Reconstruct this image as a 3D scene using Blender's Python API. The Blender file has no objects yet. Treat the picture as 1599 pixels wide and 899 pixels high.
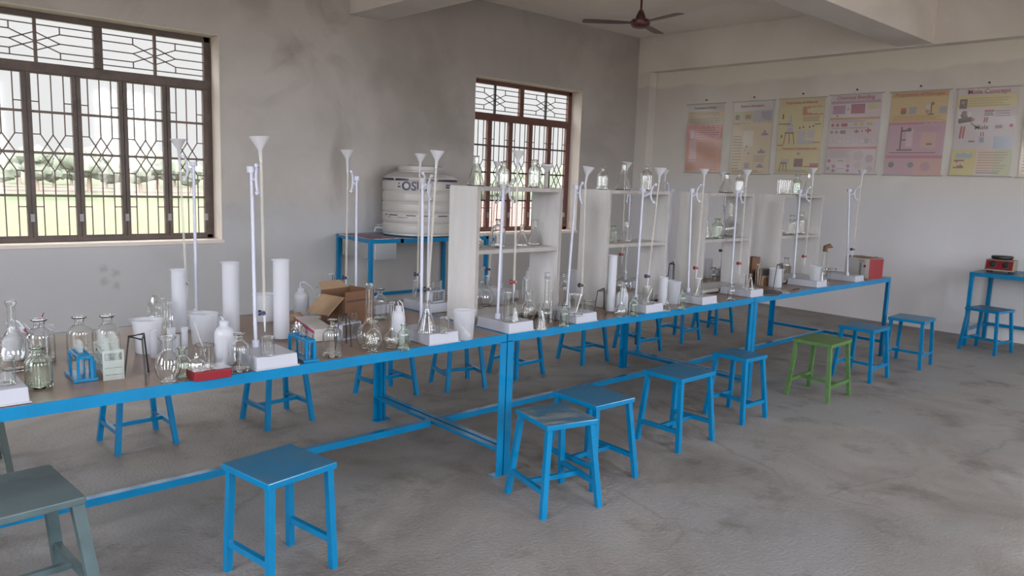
import bpy, math, random
from mathutils import Vector, Matrix, noise
random.seed(7)
SC = bpy.context.scene
COL = SC.collection
PI = math.pi
# ------------------------------------------------------------------ camera model (photo 1599 x 899)
CAM = Vector((-2.73584, -2.97593, 1.62538))
FW = Vector((0.672676, 0.726521, -0.140264)).normalized()
RT = Vector((0.736715, -0.675275, 0.035421)).normalized()
UP = RT.cross(FW).normalized()
FPX = 1190.144
HF = Vector((FW.x, FW.y, 0)).normalized()
def ray(x, y): return FW + RT*((x-799.5)/FPX) - UP*((y-449.5)/FPX)
def onz(x, y, z): d = ray(x, y); return CAM + d*((z-CAM.z)/d.z)
def ony(x, y, Y): d = ray(x, y); return CAM + d*((Y-CAM.y)/d.y)
def onx(x, y, X): d = ray(x, y); return CAM + d*((X-CAM.x)/d.x)
def facing(x, y, P): d = ray(x, y); return CAM + d*((P-CAM).dot(HF)/d.dot(HF))   # on the upright plane through P square to the view
def depth(P): return (P-CAM).dot(FW)
def foot(x, yb, z, w):
    """centre of a round base whose lowest seen point is (x, yb) and which is w pixels wide"""
    P = onz(x, yb, z); r = 0
    for _ in range(3):
        r = w/2*depth(P)/FPX
        P = onz(x, yb, z) + HF*r
    return P, r
def height(P, x, yt): return max(0.01, facing(x, yt, P).z - P.z)

# ------------------------------------------------------------------ materials
def nodes(m):
    m.use_nodes = True; return m.node_tree.nodes, m.node_tree.links
def mat(name, col, rough=0.5, metal=0.0, spec=0.5, noise_amt=0.0, noise_scale=20, bump=0.0, coat=0.0):
    m = bpy.data.materials.new(name); n, l = nodes(m); b = n['Principled BSDF']
    b.inputs['Base Color'].default_value = (*col, 1); b.inputs['Roughness'].default_value = rough
    b.inputs['Metallic'].default_value = metal; b.inputs['Specular IOR Level'].default_value = spec
    if coat: b.inputs['Coat Weight'].default_value = coat; b.inputs['Coat Roughness'].default_value = 0.1
    if noise_amt or bump:
        tc = n.new('ShaderNodeTexCoord'); nz = n.new('ShaderNodeTexNoise'); nz.inputs['Scale'].default_value = noise_scale
        nz.inputs['Detail'].default_value = 6; l.new(tc.outputs['Object'], nz.inputs['Vector'])
        if noise_amt:
            mr = n.new('ShaderNodeMapRange'); mr.inputs['From Min'].default_value = .3; mr.inputs['From Max'].default_value = .7
            mr.inputs['To Min'].default_value = 1-noise_amt; mr.inputs['To Max'].default_value = 1+noise_amt
            vm = n.new('ShaderNodeVectorMath'); vm.operation = 'SCALE'; vm.inputs[0].default_value = col
            l.new(nz.outputs['Fac'], mr.inputs['Value']); l.new(mr.outputs['Result'], vm.inputs['Scale']); l.new(vm.outputs['Vector'], b.inputs['Base Color'])
        if bump:
            bp = n.new('ShaderNodeBump'); bp.inputs['Strength'].default_value = bump; bp.inputs['Distance'].default_value = .01
            l.new(nz.outputs['Fac'], bp.inputs['Height']); l.new(bp.outputs['Normal'], b.inputs['Normal'])
    return m
def glass(name, tint, edge=0.62, power=2.6, base=0.05, rough=0.02):
    """thin clear wall: what lies behind shows through, reflection grows towards the rim of the shape"""
    m = bpy.data.materials.new(name); n, l = nodes(m); n.remove(n['Principled BSDF'])
    tr = n.new('ShaderNodeBsdfTransparent'); tr.inputs['Color'].default_value = (*tint, 1)
    gl = n.new('ShaderNodeBsdfGlossy'); gl.inputs['Roughness'].default_value = rough; gl.inputs['Color'].default_value = (1, 1, 1, 1)
    lw = n.new('ShaderNodeLayerWeight'); lw.inputs['Blend'].default_value = .5
    pw = n.new('ShaderNodeMath'); pw.operation = 'POWER'; pw.inputs[1].default_value = power
    mr = n.new('ShaderNodeMapRange'); mr.inputs['To Min'].default_value = base; mr.inputs['To Max'].default_value = edge
    mx = n.new('ShaderNodeMixShader'); out = n['Material Output']
    l.new(lw.outputs['Facing'], pw.inputs[0]); l.new(pw.outputs[0], mr.inputs['Value']); l.new(mr.outputs['Result'], mx.inputs['Fac'])
    l.new(tr.outputs[0], mx.inputs[1]); l.new(gl.outputs[0], mx.inputs[2]); l.new(mx.outputs[0], out.inputs['Surface'])
    return m
def milky(name, col, clear=0.3, rough=0.25):
    """translucent polypropylene"""
    m = bpy.data.materials.new(name); n, l = nodes(m); b = n['Principled BSDF']
    b.inputs['Base Color'].default_value = (*col, 1); b.inputs['Roughness'].default_value = rough
    tl = n.new('ShaderNodeBsdfTranslucent'); tl.inputs['Color'].default_value = (*col, 1)
    tr = n.new('ShaderNodeBsdfTransparent'); m1 = n.new('ShaderNodeMixShader'); m2 = n.new('ShaderNodeMixShader')
    m1.inputs['Fac'].default_value = .45; m2.inputs['Fac'].default_value = clear
    l.new(b.outputs[0], m1.inputs[1]); l.new(tl.outputs[0], m1.inputs[2]); l.new(m1.outputs[0], m2.inputs[1]); l.new(tr.outputs[0], m2.inputs[2])
    l.new(m2.outputs[0], n['Material Output'].inputs['Surface'])
    return m
def ramp_mat(name, stops, scale=1.0, detail=8, rough=0.85, bump=0.15, second=None, streak=None, distort=0.6, spec=0.3, rough_noise=False):
    """plaster / concrete: two noises through a colour ramp"""
    m = bpy.data.materials.new(name); n, l = nodes(m); b = n['Principled BSDF']
    b.inputs['Roughness'].default_value = rough; b.inputs['Specular IOR Level'].default_value = spec
    tc = n.new('ShaderNodeTexCoord'); mp = n.new('ShaderNodeMapping'); l.new(tc.outputs['Object'], mp.inputs['Vector'])
    if streak: mp.inputs['Scale'].default_value = streak
    a = n.new('ShaderNodeTexNoise'); a.inputs['Scale'].default_value = scale; a.inputs['Detail'].default_value = detail
    a.inputs['Roughness'].default_value = .62; a.inputs['Distortion'].default_value = distort
    l.new(mp.outputs[0], a.inputs['Vector'])
    cr = n.new('ShaderNodeValToRGB'); el = cr.color_ramp.elements
    while len(el) < len(stops): el.new(.5)
    for e, (p, c) in zip(el, stops): e.position = p; e.color = (*c, 1)
    l.new(a.outputs['Fac'], cr.inputs['Fac']); src = cr.outputs['Color']
    if second:
        s2, c2, lo, hi = second
        z = n.new('ShaderNodeTexNoise'); z.inputs['Scale'].default_value = s2; z.inputs['Detail'].default_value = 5; z.inputs['Distortion'].default_value = 1.0
        l.new(tc.outputs['Object'], z.inputs['Vector'])
        mr = n.new('ShaderNodeMapRange'); mr.inputs['From Min'].default_value = lo; mr.inputs['From Max'].default_value = hi
        mx = n.new('ShaderNodeMix'); mx.data_type = 'RGBA'; mx.inputs['B'].default_value = (*c2, 1)
        l.new(z.outputs['Fac'], mr.inputs['Value']); l.new(mr.outputs['Result'], mx.inputs['Factor']); l.new(src, mx.inputs['A']); src = mx.outputs['Result']
    l.new(src, b.inputs['Base Color'])
    f = n.new('ShaderNodeTexNoise'); f.inputs['Scale'].default_value = 60; f.inputs['Detail'].default_value = 8
    l.new(tc.outputs['Object'], f.inputs['Vector'])
    ad = n.new('ShaderNodeMath'); ad.operation = 'ADD'; l.new(a.outputs['Fac'], ad.inputs[0]); l.new(f.outputs['Fac'], ad.inputs[1])
    bp = n.new('ShaderNodeBump'); bp.inputs['Strength'].default_value = bump; bp.inputs['Distance'].default_value = .02
    l.new(ad.outputs[0], bp.inputs['Height']); l.new(bp.outputs['Normal'], b.inputs['Normal'])
    return m
_pc = {}
def ink(c, rough=.17):
    c = tuple((.66*v*.8+.34*q)*.95 for v, q in zip(c, (.52, .48, .45)))
    k = tuple(round(v, 3) for v in c)
    if k not in _pc: _pc[k] = mat('ink', c, rough)
    return _pc[k]
def srgb(r, g, b):
    f = lambda v: (v/255/12.92) if v/255 <= .04045 else ((v/255+.055)/1.055)**2.4
    return (f(r), f(g), f(b))

M = {}
M['blue'] = mat('blue_enamel', (0.0, .145, .315), .16, noise_amt=.06, noise_scale=9)
M['blue_seat'] = ramp_mat('dusty_blue_seat', [(.3, (.012, .118, .235)), (.55, (.035, .12, .205)), (.78, (.085, .125, .165))], 6, 6, .36, .02, spec=.5)
M['worn_seat'] = ramp_mat('worn_seat', [(.35, (.015, .10, .19)), (.5, (.06, .12, .16)), (.62, (.22, .22, .20))], 5, 6, .3, .02, spec=.6, streak=(1, 2, 1))
M['green'] = mat('green_paint', (.065, .145, .04), .5, noise_amt=.15, noise_scale=25)
M['green_seat'] = mat('green_seat', (.08, .135, .045), .6, noise_amt=.15, noise_scale=12)
M['grey_paint'] = mat('grey_green_paint', (.058, .092, .098), .45, noise_amt=.22, noise_scale=9)
M['grey_seat'] = ramp_mat('grey_green_seat', [(.33, (.07, .05, .042)), (.40, (.075, .105, .112)), (.7, (.105, .142, .15))], 4, 9, .42, .03, spec=.5)
M['dark_paint'] = mat('dark_green_paint', (.03, .045, .04), .5)
M['tabletop'] = ramp_mat('brown_laminate', [(.3, (.17, .114, .082)), (.7, (.215, .148, .110))], 5, 6, .3, .01, spec=.5)
M['white_board'] = ramp_mat('white_painted_board', [(.35, (.45, .44, .43)), (.65, (.52, .51, .50))], 3, 6, .5, .02, streak=(3, 3, .6), spec=.4)
M['board_edge'] = mat('bare_board_edge', (.26, .24, .225), .6, noise_amt=.1)
M['white'] = mat('white_plastic', (.345, .355, .40), .35)
M['white_rod'] = mat('white_coated_rod', (.40, .41, .485), .35)
M['grey_clamp'] = mat('grey_white_clamp', (.30, .295, .305), .4)
def solid_glass(name, tint):
    m = bpy.data.materials.new(name); n, l = nodes(m); n.remove(n['Principled BSDF'])
    g = n.new('ShaderNodeBsdfGlass'); g.inputs['Color'].default_value = (*tint, 1); g.inputs['IOR'].default_value = 1.47; g.inputs['Roughness'].default_value = 0.0
    l.new(g.outputs[0], n['Material Output'].inputs['Surface']); return m
M['glass'] = solid_glass('clear_glass', (.985, .99, .985))
M['glass_thin'] = glass('clear_film', (.95, .955, .94), base=.03, edge=.85, power=1.6, rough=.05)
M['glass_green'] = solid_glass('greenish_glass', (.955, .985, .955))
M['window_glass'] = glass('window_glass', (.95, .95, .945), base=.04, edge=.5, power=4, rough=.05)
M['milky'] = milky('translucent_plastic', (.64, .655, .70), .14)
M['milky_clear'] = milky('clear_cloudy_plastic', (.62, .64, .69), .42)
M['cloudy_glass'] = milky('cloudy_tube_plastic', (.62, .67, .64), .5)
M['burette'] = milky('burette_glass', (.70, .67, .60), .60, .1)
M['tube_clear'] = milky('tube_plastic', (.62, .67, .65), .72, .1)
M['funnel'] = milky('cloudy_funnel', (.68, .68, .70), .22)
M['red'] = mat('red_plastic', (.17, .005, .012), .3)
M['navy'] = mat('navy_plastic', (.012, .012, .06), .35)
M['black'] = mat('black_plastic', (.012, .012, .012), .4)
M['iron'] = mat('dark_iron', (.035, .034, .035), .45, metal=.6)
M['steel'] = mat('steel', (.62, .62, .62), .25, metal=1)
M['card'] = mat('brown_cardboard', (.115, .054, .026), .8, noise_amt=.1)
M['card_in'] = mat('cardboard_inside', (.24, .16, .095), .85, noise_amt=.1)
M['card_dark'] = mat('dark_print', (.05, .025, .015), .8)
M['frame'] = ramp_mat('window_brown', [(.3, (.055, .036, .028)), (.6, (.09, .06, .047)), (.8, (.16, .12, .10))], 7, 8, .45, .05, spec=.5)
M['frame_red'] = ramp_mat('window_red_brown', [(.3, (.10, .04, .03)), (.7, (.15, .065, .05))], 7, 8, .45, .05, spec=.5)  # brown frame with the window's red bloom put into its colour
M['grille'] = mat('grille_brown', (.13, .09, .072), .5)  # brown lightened to carry the bloom of the bright window
M['grille_dark'] = mat('grille_dark', (.05, .042, .04), .5)
M['fan'] = mat('fan_maroon', (.085, .022, .018), .35)
M['cement'] = ramp_mat('raw_cement', [(.3, (.13, .12, .11)), (.7, (.2, .19, .175))], 3)
M['paper'] = mat('paper_white', (.40, .39, .38), .6)

def skin_wall(name, lo, hi, second):
    return ramp_mat(name, [(.28, lo), (.5, tuple((a+b)/2 for a, b in zip(lo, hi))), (.72, hi)], .8, 8, .8, .10, second, spec=.3)
M['wall'] = skin_wall('grey_plaster', (.375, .35, .325), (.50, .472, .444), (1.1, (.31, .28, .255), .50, .70))
M['far_wall'] = skin_wall('whitewashed_plaster', (.55, .515, .47), (.62, .585, .54), (.7, (.64, .61, .57), .54, .72))
def zone(m, axis, lo, hi, col, amt=1.0, wob=.5):
    """a differently painted zone: from lo to hi along an axis, with a ragged brushed edge"""
    n, l = m.node_tree.nodes, m.node_tree.links; b = n['Principled BSDF']; src = b.inputs['Base Color'].links[0].from_socket
    tc = n.new('ShaderNodeTexCoord'); sp = n.new('ShaderNodeSeparateXYZ'); l.new(tc.outputs['Object'], sp.inputs[0])
    nz = n.new('ShaderNodeTexNoise'); nz.inputs['Scale'].default_value = 1.7; nz.inputs['Detail'].default_value = 7; l.new(tc.outputs['Object'], nz.inputs['Vector'])
    ma = n.new('ShaderNodeMath'); ma.operation = 'MULTIPLY_ADD'; ma.inputs[1].default_value = wob; l.new(nz.outputs['Fac'], ma.inputs[0]); l.new(sp.outputs[axis], ma.inputs[2])
    mr = n.new('ShaderNodeMapRange'); mr.inputs['From Min'].default_value = lo+wob*.5; mr.inputs['From Max'].default_value = hi+wob*.5; mr.inputs['To Max'].default_value = amt; mr.interpolation_type = 'SMOOTHSTEP'; l.new(ma.outputs[0], mr.inputs['Value'])
    mx = n.new('ShaderNodeMix'); mx.data_type = 'RGBA'; mx.inputs['B'].default_value = (*col, 1); l.new(mr.outputs[0], mx.inputs['Factor']); l.new(src, mx.inputs['A']); l.new(mx.outputs['Result'], b.inputs['Base Color'])
zone(M['wall'], 'Z', 1.45, 1.05, (.43, .435, .445), .8)  # cool light on the lower wall put into its colour
zone(M['wall'], 'X', 2.15, 2.4, (.37, .34, .315), .7)
def stain(m, centre, r0, r1, col, amt, axes=(1, 1, 1)):
    """a dirty rubbed patch with a ragged outline round one spot"""
    n, l = m.node_tree.nodes, m.node_tree.links; b = n['Principled BSDF']; src = b.inputs['Base Color'].links[0].from_socket
    tc = n.new('ShaderNodeTexCoord'); nz = n.new('ShaderNodeTexNoise'); nz.inputs['Scale'].default_value = 2.2/r1; nz.inputs['Detail'].default_value = 5; l.new(tc.outputs['Object'], nz.inputs['Vector'])
    ds = n.new('ShaderNodeVectorMath'); ds.operation = 'DISTANCE'; ds.inputs[1].default_value = centre; l.new(tc.outputs['Object'], ds.inputs[0])
    ma = n.new('ShaderNodeMath'); ma.operation = 'MULTIPLY_ADD'; ma.inputs[1].default_value = r1*1.6; l.new(nz.outputs['Fac'], ma.inputs[0]); l.new(ds.outputs['Value'], ma.inputs[2])
    mr = n.new('ShaderNodeMapRange'); mr.inputs['From Min'].default_value = r0+r1*.8; mr.inputs['From Max'].default_value = r1+r1*.8; mr.inputs['To Min'].default_value = amt; mr.inputs['To Max'].default_value = 0; l.new(ma.outputs[0], mr.inputs['Value'])
    mx = n.new('ShaderNodeMix'); mx.data_type = 'RGBA'; mx.inputs['B'].default_value = (*col, 1); l.new(mr.outputs[0], mx.inputs['Factor']); l.new(src, mx.inputs['A']); l.new(mx.outputs['Result'], b.inputs['Base Color'])
for px, py in ((161, 420), (181, 426), (163, 440), (182, 446)): stain(M['wall'], tuple(ony(px, py, 4.871)), .01, .05, (.30, .29, .255), .6)
stain(M['wall'], tuple(ony(655, 150, 4.871)), .1, .75, (.27, .245, .222), .7)
stain(M['wall'], tuple(ony(700, 200, 4.871)), .1, .5, (.27, .245, .222), .6)
stain(M['wall'], tuple(ony(590, 470, 4.871)), .2, .9, (.30, .285, .265), .6)
stain(M['wall'], tuple(ony(920, 120, 4.871)), .2, .7, (.52, .485, .455), .5)
stain(M['wall'], tuple(ony(460, 160, 4.871)), .1, .5, (.50, .48, .46), .5)
zone(M['far_wall'], 'Z', 1.9, 1.4, (.55, .545, .56), .85)
zone(M['far_wall'], 'Z', 3.10, 3.16, (.70, .655, .59), .8, .25)
M['beam'] = skin_wall('beam_plaster', (.64, .60, .56), (.72, .675, .63), (.6, (.58, .54, .50), .5, .72))
M['ceiling'] = skin_wall('ceiling_plaster', (.76, .71, .66), (.84, .79, .735), (.6, (.70, .655, .605), .5, .75))
M['reveal'] = skin_wall('whitewashed_reveal', (.60, .53, .47), (.70, .63, .57), (.9, (.5, .43, .38), .55, .8))

def floor_mat():
    m = ramp_mat('rough_concrete', [(.22, (.065, .057, .050)), (.40, (.175, .158, .143)), (.56, (.235, .218, .203)), (.78, (.30, .288, .276))], 1.1, 12, .62, .32,
                 (.55, (.22, .218, .219), .47, .68), spec=.35, distort=.9)
    n, l = m.node_tree.nodes, m.node_tree.links; b = n['Principled BSDF']
    # dark damp blotches, sand and hairline cracks
    src = b.inputs['Base Color'].links[0].from_socket
    tc = n.new('ShaderNodeTexCoord')
    nz = n.new('ShaderNodeTexNoise'); nz.inputs['Scale'].default_value = 2.3; nz.inputs['Detail'].default_value = 10; nz.inputs['Roughness'].default_value = .7
    l.new(tc.outputs['Object'], nz.inputs['Vector'])
    mr = n.new('ShaderNodeMapRange'); mr.inputs['From Min'].default_value = .54; mr.inputs['From Max'].default_value = .70; mr.inputs['To Max'].default_value = .75
    l.new(nz.outputs['Fac'], mr.inputs['Value'])
    mx = n.new('ShaderNodeMix'); mx.data_type = 'RGBA'; mx.inputs['B'].default_value = (.085, .074, .064, 1)
    l.new(mr.outputs[0], mx.inputs['Factor']); l.new(src, mx.inputs['A'])
    wv = n.new('ShaderNodeTexNoise'); wv.inputs['Scale'].default_value = 3; wv.inputs['Detail'].default_value = 6; l.new(tc.outputs['Object'], wv.inputs['Vector'])
    va = n.new('ShaderNodeVectorMath'); va.operation = 'MULTIPLY_ADD'; va.inputs[1].default_value = (.35, .35, 0); l.new(wv.outputs['Color'], va.inputs[0]); l.new(tc.outputs['Object'], va.inputs[2])
    vo = n.new('ShaderNodeTexVoronoi'); vo.feature = 'DISTANCE_TO_EDGE'; vo.inputs['Scale'].default_value = .42; l.new(va.outputs[0], vo.inputs['Vector'])
    ck = n.new('ShaderNodeMapRange'); ck.inputs['From Min'].default_value = .001; ck.inputs['From Max'].default_value = .006; ck.inputs['To Min'].default_value = .25; ck.inputs['To Max'].default_value = 0
    l.new(vo.outputs['Distance'], ck.inputs['Value'])
    nm = n.new('ShaderNodeTexNoise'); nm.inputs['Scale'].default_value = .9; l.new(tc.outputs['Object'], nm.inputs['Vector'])
    nr = n.new('ShaderNodeMapRange'); nr.inputs['From Min'].default_value = .48; nr.inputs['From Max'].default_value = .58; l.new(nm.outputs['Fac'], nr.inputs['Value'])
    mu = n.new('ShaderNodeMath'); mu.operation = 'MULTIPLY'; l.new(ck.outputs[0], mu.inputs[0]); l.new(nr.outputs[0], mu.inputs[1])
    ds = n.new('ShaderNodeVectorMath'); ds.operation = 'DISTANCE'; ds.inputs[1].default_value = (3.62, -1.72, 0); l.new(va.outputs[0], ds.inputs[0])
    dm = n.new('ShaderNodeMapRange'); dm.inputs['From Min'].default_value = .12; dm.inputs['From Max'].default_value = .34; dm.inputs['To Min'].default_value = .8; dm.inputs['To Max'].default_value = 0; l.new(ds.outputs['Value'], dm.inputs['Value'])
    m3 = n.new('ShaderNodeMix'); m3.data_type = 'RGBA'; m3.inputs['B'].default_value = (.05, .042, .035, 1); l.new(dm.outputs[0], m3.inputs['Factor']); l.new(mx.outputs['Result'], m3.inputs['A']); mx = m3
    m2 = n.new('ShaderNodeMix'); m2.data_type = 'RGBA'; m2.inputs['B'].default_value = (.05, .045, .04, 1)
    l.new(mu.outputs[0], m2.inputs['Factor']); l.new(mx.outputs['Result'], m2.inputs['A']); l.new(m2.outputs['Result'], b.inputs['Base Color'])
    return m
M['floor'] = floor_mat()

# ------------------------------------------------------------------ mesh builder
class MB:
    def __init__(s): s.v = []; s.f = []; s.m = []; s.sm = []
    def add(s, vs, fs, mi=0, smooth=False):
        b = len(s.v); s.v += [tuple(v) for v in vs]
        for f in fs: s.f.append([b+i for i in f]); s.m.append(mi); s.sm.append(smooth)
        return s
    def box(s, c, d, mi=0, rz=0, taper=None):
        x, y, z = d[0]/2, d[1]/2, d[2]/2; vs = []
        for sz in (-1, 1):
            k = taper if (taper and sz > 0) else 1
            for sx, sy in ((-1, -1), (1, -1), (1, 1), (-1, 1)):
                px, py = sx*x*k, sy*y*k
                vs.append((c[0]+px*math.cos(rz)-py*math.sin(rz), c[1]+px*math.sin(rz)+py*math.cos(rz), c[2]+sz*z))
        return s.add(vs, [(3, 2, 1, 0), (4, 5, 6, 7), (0, 1, 5, 4), (1, 2, 6, 5), (2, 3, 7, 6), (3, 0, 4, 7)], mi)
    def span(s, a, b, mi=0): return s.box([(p+q)/2 for p, q in zip(a, b)], [abs(q-p) for p, q in zip(a, b)], mi)
    def beam(s, a, b, w, h, mi=0, up=(0, 0, 1)):
        a, b = Vector(a), Vector(b); d = (b-a).normalized(); upv = Vector(up)
        if abs(d.dot(upv)) > .98: upv = Vector((0, 1, 0))
        sd = d.cross(upv).normalized(); u = sd.cross(d)
        vs = [p + sd*(sx*w/2) + u*(sz*h/2) for p in (a, b) for sx, sz in ((-1, -1), (1, -1), (1, 1), (-1, 1))]
        return s.add(vs, [(3, 2, 1, 0), (4, 5, 6, 7), (0, 1, 5, 4), (1, 2, 6, 5), (2, 3, 7, 6), (3, 0, 4, 7)], mi)
    def post(s, a, b, w, h, mi=0):
        """leg of square section with level ends"""
        vs = [Vector(p)+Vector((sx*w/2, sy*h/2, 0)) for p in (a, b) for sx, sy in ((-1, -1), (1, -1), (1, 1), (-1, 1))]
        return s.add(vs, [(3, 2, 1, 0), (4, 5, 6, 7), (0, 1, 5, 4), (1, 2, 6, 5), (2, 3, 7, 6), (3, 0, 4, 7)], mi)
    def tube(s, pts, r, n=10, mi=0, caps=True):
        pts = [Vector(p) for p in pts]; rs = r if isinstance(r, (list, tuple)) else [r]*len(pts); vs = []; ref = None
        for i, p in enumerate(pts):
            d = (pts[min(i+1, len(pts)-1)] - pts[max(i-1, 0)]).normalized()
            if ref is None: ref = Vector((1, 0, 0)) if abs(d.x) < .8 else Vector((0, 1, 0))
            a = (ref - d*ref.dot(d)).normalized(); ref = a; b = d.cross(a)
            vs += [p + (a*math.cos(2*PI*k/n) + b*math.sin(2*PI*k/n))*rs[i] for k in range(n)]
        fs = [(i*n+k, i*n+(k+1) % n, (i+1)*n+(k+1) % n, (i+1)*n+k) for i in range(len(pts)-1) for k in range(n)]
        s.add(vs, fs, mi, True)
        if caps: s.add([vs[k] for k in range(n)], [list(range(n))[::-1]], mi); s.add([vs[-n+k] for k in range(n)], [list(range(n))], mi)
        return s
    def lathe(s, prof, c=(0, 0, 0), n=28, mi=0, axis=None, spout=None):
        """profile of (r, z) turned round the z axis, or round axis=(u, v, w) unit vectors"""
        rings = []; vs = []; fs = []
        for j, (r, z) in enumerate(prof):
            if r < 1e-6: rings.append([len(vs)]); vs.append((0, 0, z)); continue
            ids = []
            for k in range(n):
                a = 2*PI*k/n; rr = r; zz = z
                if spout and j >= len(prof)-spout[1]:
                    q = max(0, math.cos(a-spout[0]))**14; rr = r*(1+.22*q); zz = z+.0
                ids.append(len(vs)); vs.append((rr*math.cos(a), rr*math.sin(a), zz))
            rings.append(ids)
        for A, B in zip(rings, rings[1:]):
            if len(A) == 1 and len(B) == 1: continue
            for k in range(n):
                if len(A) == 1: fs.append((A[0], B[(k+1) % n], B[k]))
                elif len(B) == 1: fs.append((A[k], A[(k+1) % n], B[0]))
                else: fs.append((A[k], A[(k+1) % n], B[(k+1) % n], B[k]))
        C = Vector(c)
        if axis: u, v, w = axis; vs = [C + u*x + v*y + w*z for x, y, z in vs]
        else: vs = [C + Vector(p) for p in vs]
        return s.add(vs, fs, mi, True)
    def text(s, body, size, place, mi=0, align='CENTER', bold=0.0):
        cu = bpy.data.curves.new('lettering', 'FONT'); cu.body = body; cu.size = size; cu.align_x = align; cu.align_y = 'CENTER'; cu.offset = bold; cu.resolution_u = 3
        ob = bpy.data.objects.new('lettering', cu); COL.objects.link(ob)
        dg = bpy.context.evaluated_depsgraph_get(); me = ob.evaluated_get(dg).to_mesh()
        vs = [place(v.co.x, v.co.y) for v in me.vertices]; fs = [tuple(p.vertices) for p in me.polygons]
        s.add(vs, fs, mi); ob.evaluated_get(dg).to_mesh_clear(); bpy.data.objects.remove(ob); bpy.data.curves.remove(cu)
        return s
def obj(name, mb, mats, parent=None, loc=(0, 0, 0), rz=0, bevel=0, sharp=40, label=None):
    me = bpy.data.meshes.new(name); me.from_pydata(mb.v, [], mb.f)
    for m in (mats if isinstance(mats, (list, tuple)) else [mats]): me.materials.append(m)
    me.polygons.foreach_set('material_index', mb.m); me.polygons.foreach_set('use_smooth', mb.sm)
    me.update(); me.validate()
    if any(mb.sm): me.set_sharp_from_angle(angle=math.radians(sharp))
    o = bpy.data.objects.new(name, me); COL.objects.link(o)
    o.location = loc; o.rotation_euler = (0, 0, rz)
    if parent: o.parent = parent
    if bevel:
        b = o.modifiers.new('edge', 'BEVEL'); b.width = bevel; b.segments = 2; b.limit_method = 'ANGLE'; b.angle_limit = math.radians(50)
    if label: o['label'] = label
    return o
def thing(name, label, cat, loc=(0, 0, 0), rz=0, group=None):
    o = bpy.data.objects.new(name, None); COL.objects.link(o); o.empty_display_size = .05
    o.location = loc; o.rotation_euler = (0, 0, rz); return tag(o, label, cat, group)
def tag(o, label, cat, group=None, kind=None):
    o['label'] = label; o['category'] = cat
    if group: o['group'] = group
    if kind: o['kind'] = kind
    return o
def struct(name, mb, mats, parent=None, label=None, **k):
    o = obj(name, mb, mats, parent, **k)
    if not parent:
        o['kind'] = 'structure'
        if label: o['label'] = label; o['category'] = label.split()[-1] if False else name.split('_')[0]
    return o

# ------------------------------------------------------------------ room shell
H = 0.80                       # bench height
YW = 4.871                     # window wall, inner face
XF, XW = 7.08, 7.25            # face of far beam and column, face of far wall
YR, XN = -4.9, -4.9            # wall behind / beside the camera
ZC, ZB = 3.90, 3.385
ZS, ZT = 0.90, 2.952           # window sill / head
W1 = (-1.70, 0.408); W2 = (3.752, 5.806)
T = 0.30
def wall_with_holes(axis, face, thick, lo, hi, holes, z0=0, z1=ZC):
    """wall of blocks; axis 'x' runs along X at Y=face, axis 'y' along Y at X=face"""
    mb = MB()
    def blk(a, b, c, d):
        if b-a < 1e-4 or d-c < 1e-4: return
        if axis == 'x': mb.span((a, face, c), (b, face+thick, d))
        else: mb.span((face, a, c), (face+thick, b, d))
    cur = lo
    for a, b, c, d in sorted(holes):
        blk(cur, a, z0, z1); blk(a, b, z0, c); blk(a, b, d, z1); cur = b
    blk(cur, hi, z0, z1)
    return mb
struct('floor', MB().span((XN, YR, -.15), (XW, YW, 0)), M['floor'], label='rough grey concrete floor with stains and cracks')
struct('ceiling', MB().span((XN-.3, YR-.3, ZC), (XW+.3, YW+.3, ZC+.15)), M['ceiling'], label='plastered pale ceiling')
struct('wall_left', wall_with_holes('x', YW, T, XN-.3, XW+.3, [(*W1, ZS, ZT), (*W2, ZS, ZT)]), M['wall'], label='grey plastered wall with two grilled windows')
struct('wall_back', MB().span((XW, YR-.3, 0), (XW+.3, YW, ZC)), M['far_wall'], label='whitewashed end wall hung with charts')
RH = [(-3.8, -2.6, .05, 3.2), (-1.0, .2, .9, 3.2), (1.9, 3.1, .9, 3.2), (4.8, 6.0, .9, 3.2)]  # unseen openings, placed and sized to let in more daylight
struct('wall_right', wall_with_holes('x', YR, -.3, XN-.3, XW+.3, RH), M['wall'], label='grey plastered wall behind the camera')
NH = [(-4.0, -2.8, .0, 3.1), (-1.4, -.2, .9, 3.2), (1.5, 2.7, .9, 3.2)]  # more unseen openings, added to light the room
struct('wall_front', wall_with_holes('y', XN, -.3, YR, YW, NH), M['wall'], label='grey plastered wall with openings')
# ceiling beams, far wall beam and corner column
struct('beam_cross', MB().span((1.886, YR, ZB+.012), (2.343, YW, ZC)), M['beam'], label='plastered concrete beam across the ceiling', bevel=.008)
struct('beam_long', MB().span((2.343, .53, ZB-.01), (XF, .93, ZC)), M['beam'], label='plastered concrete beam running to the end wall', bevel=.008)
struct('beam_end', MB().span((XF, YR, 3.365), (XW, YW, ZC)), M['beam'], label='plastered beam above the charts', bevel=.006)
struct('column_corner', MB().span((XF, 4.62, 0), (XW, YW, 3.365)), M['far_wall'], label='plastered corner column', bevel=.008)

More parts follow.
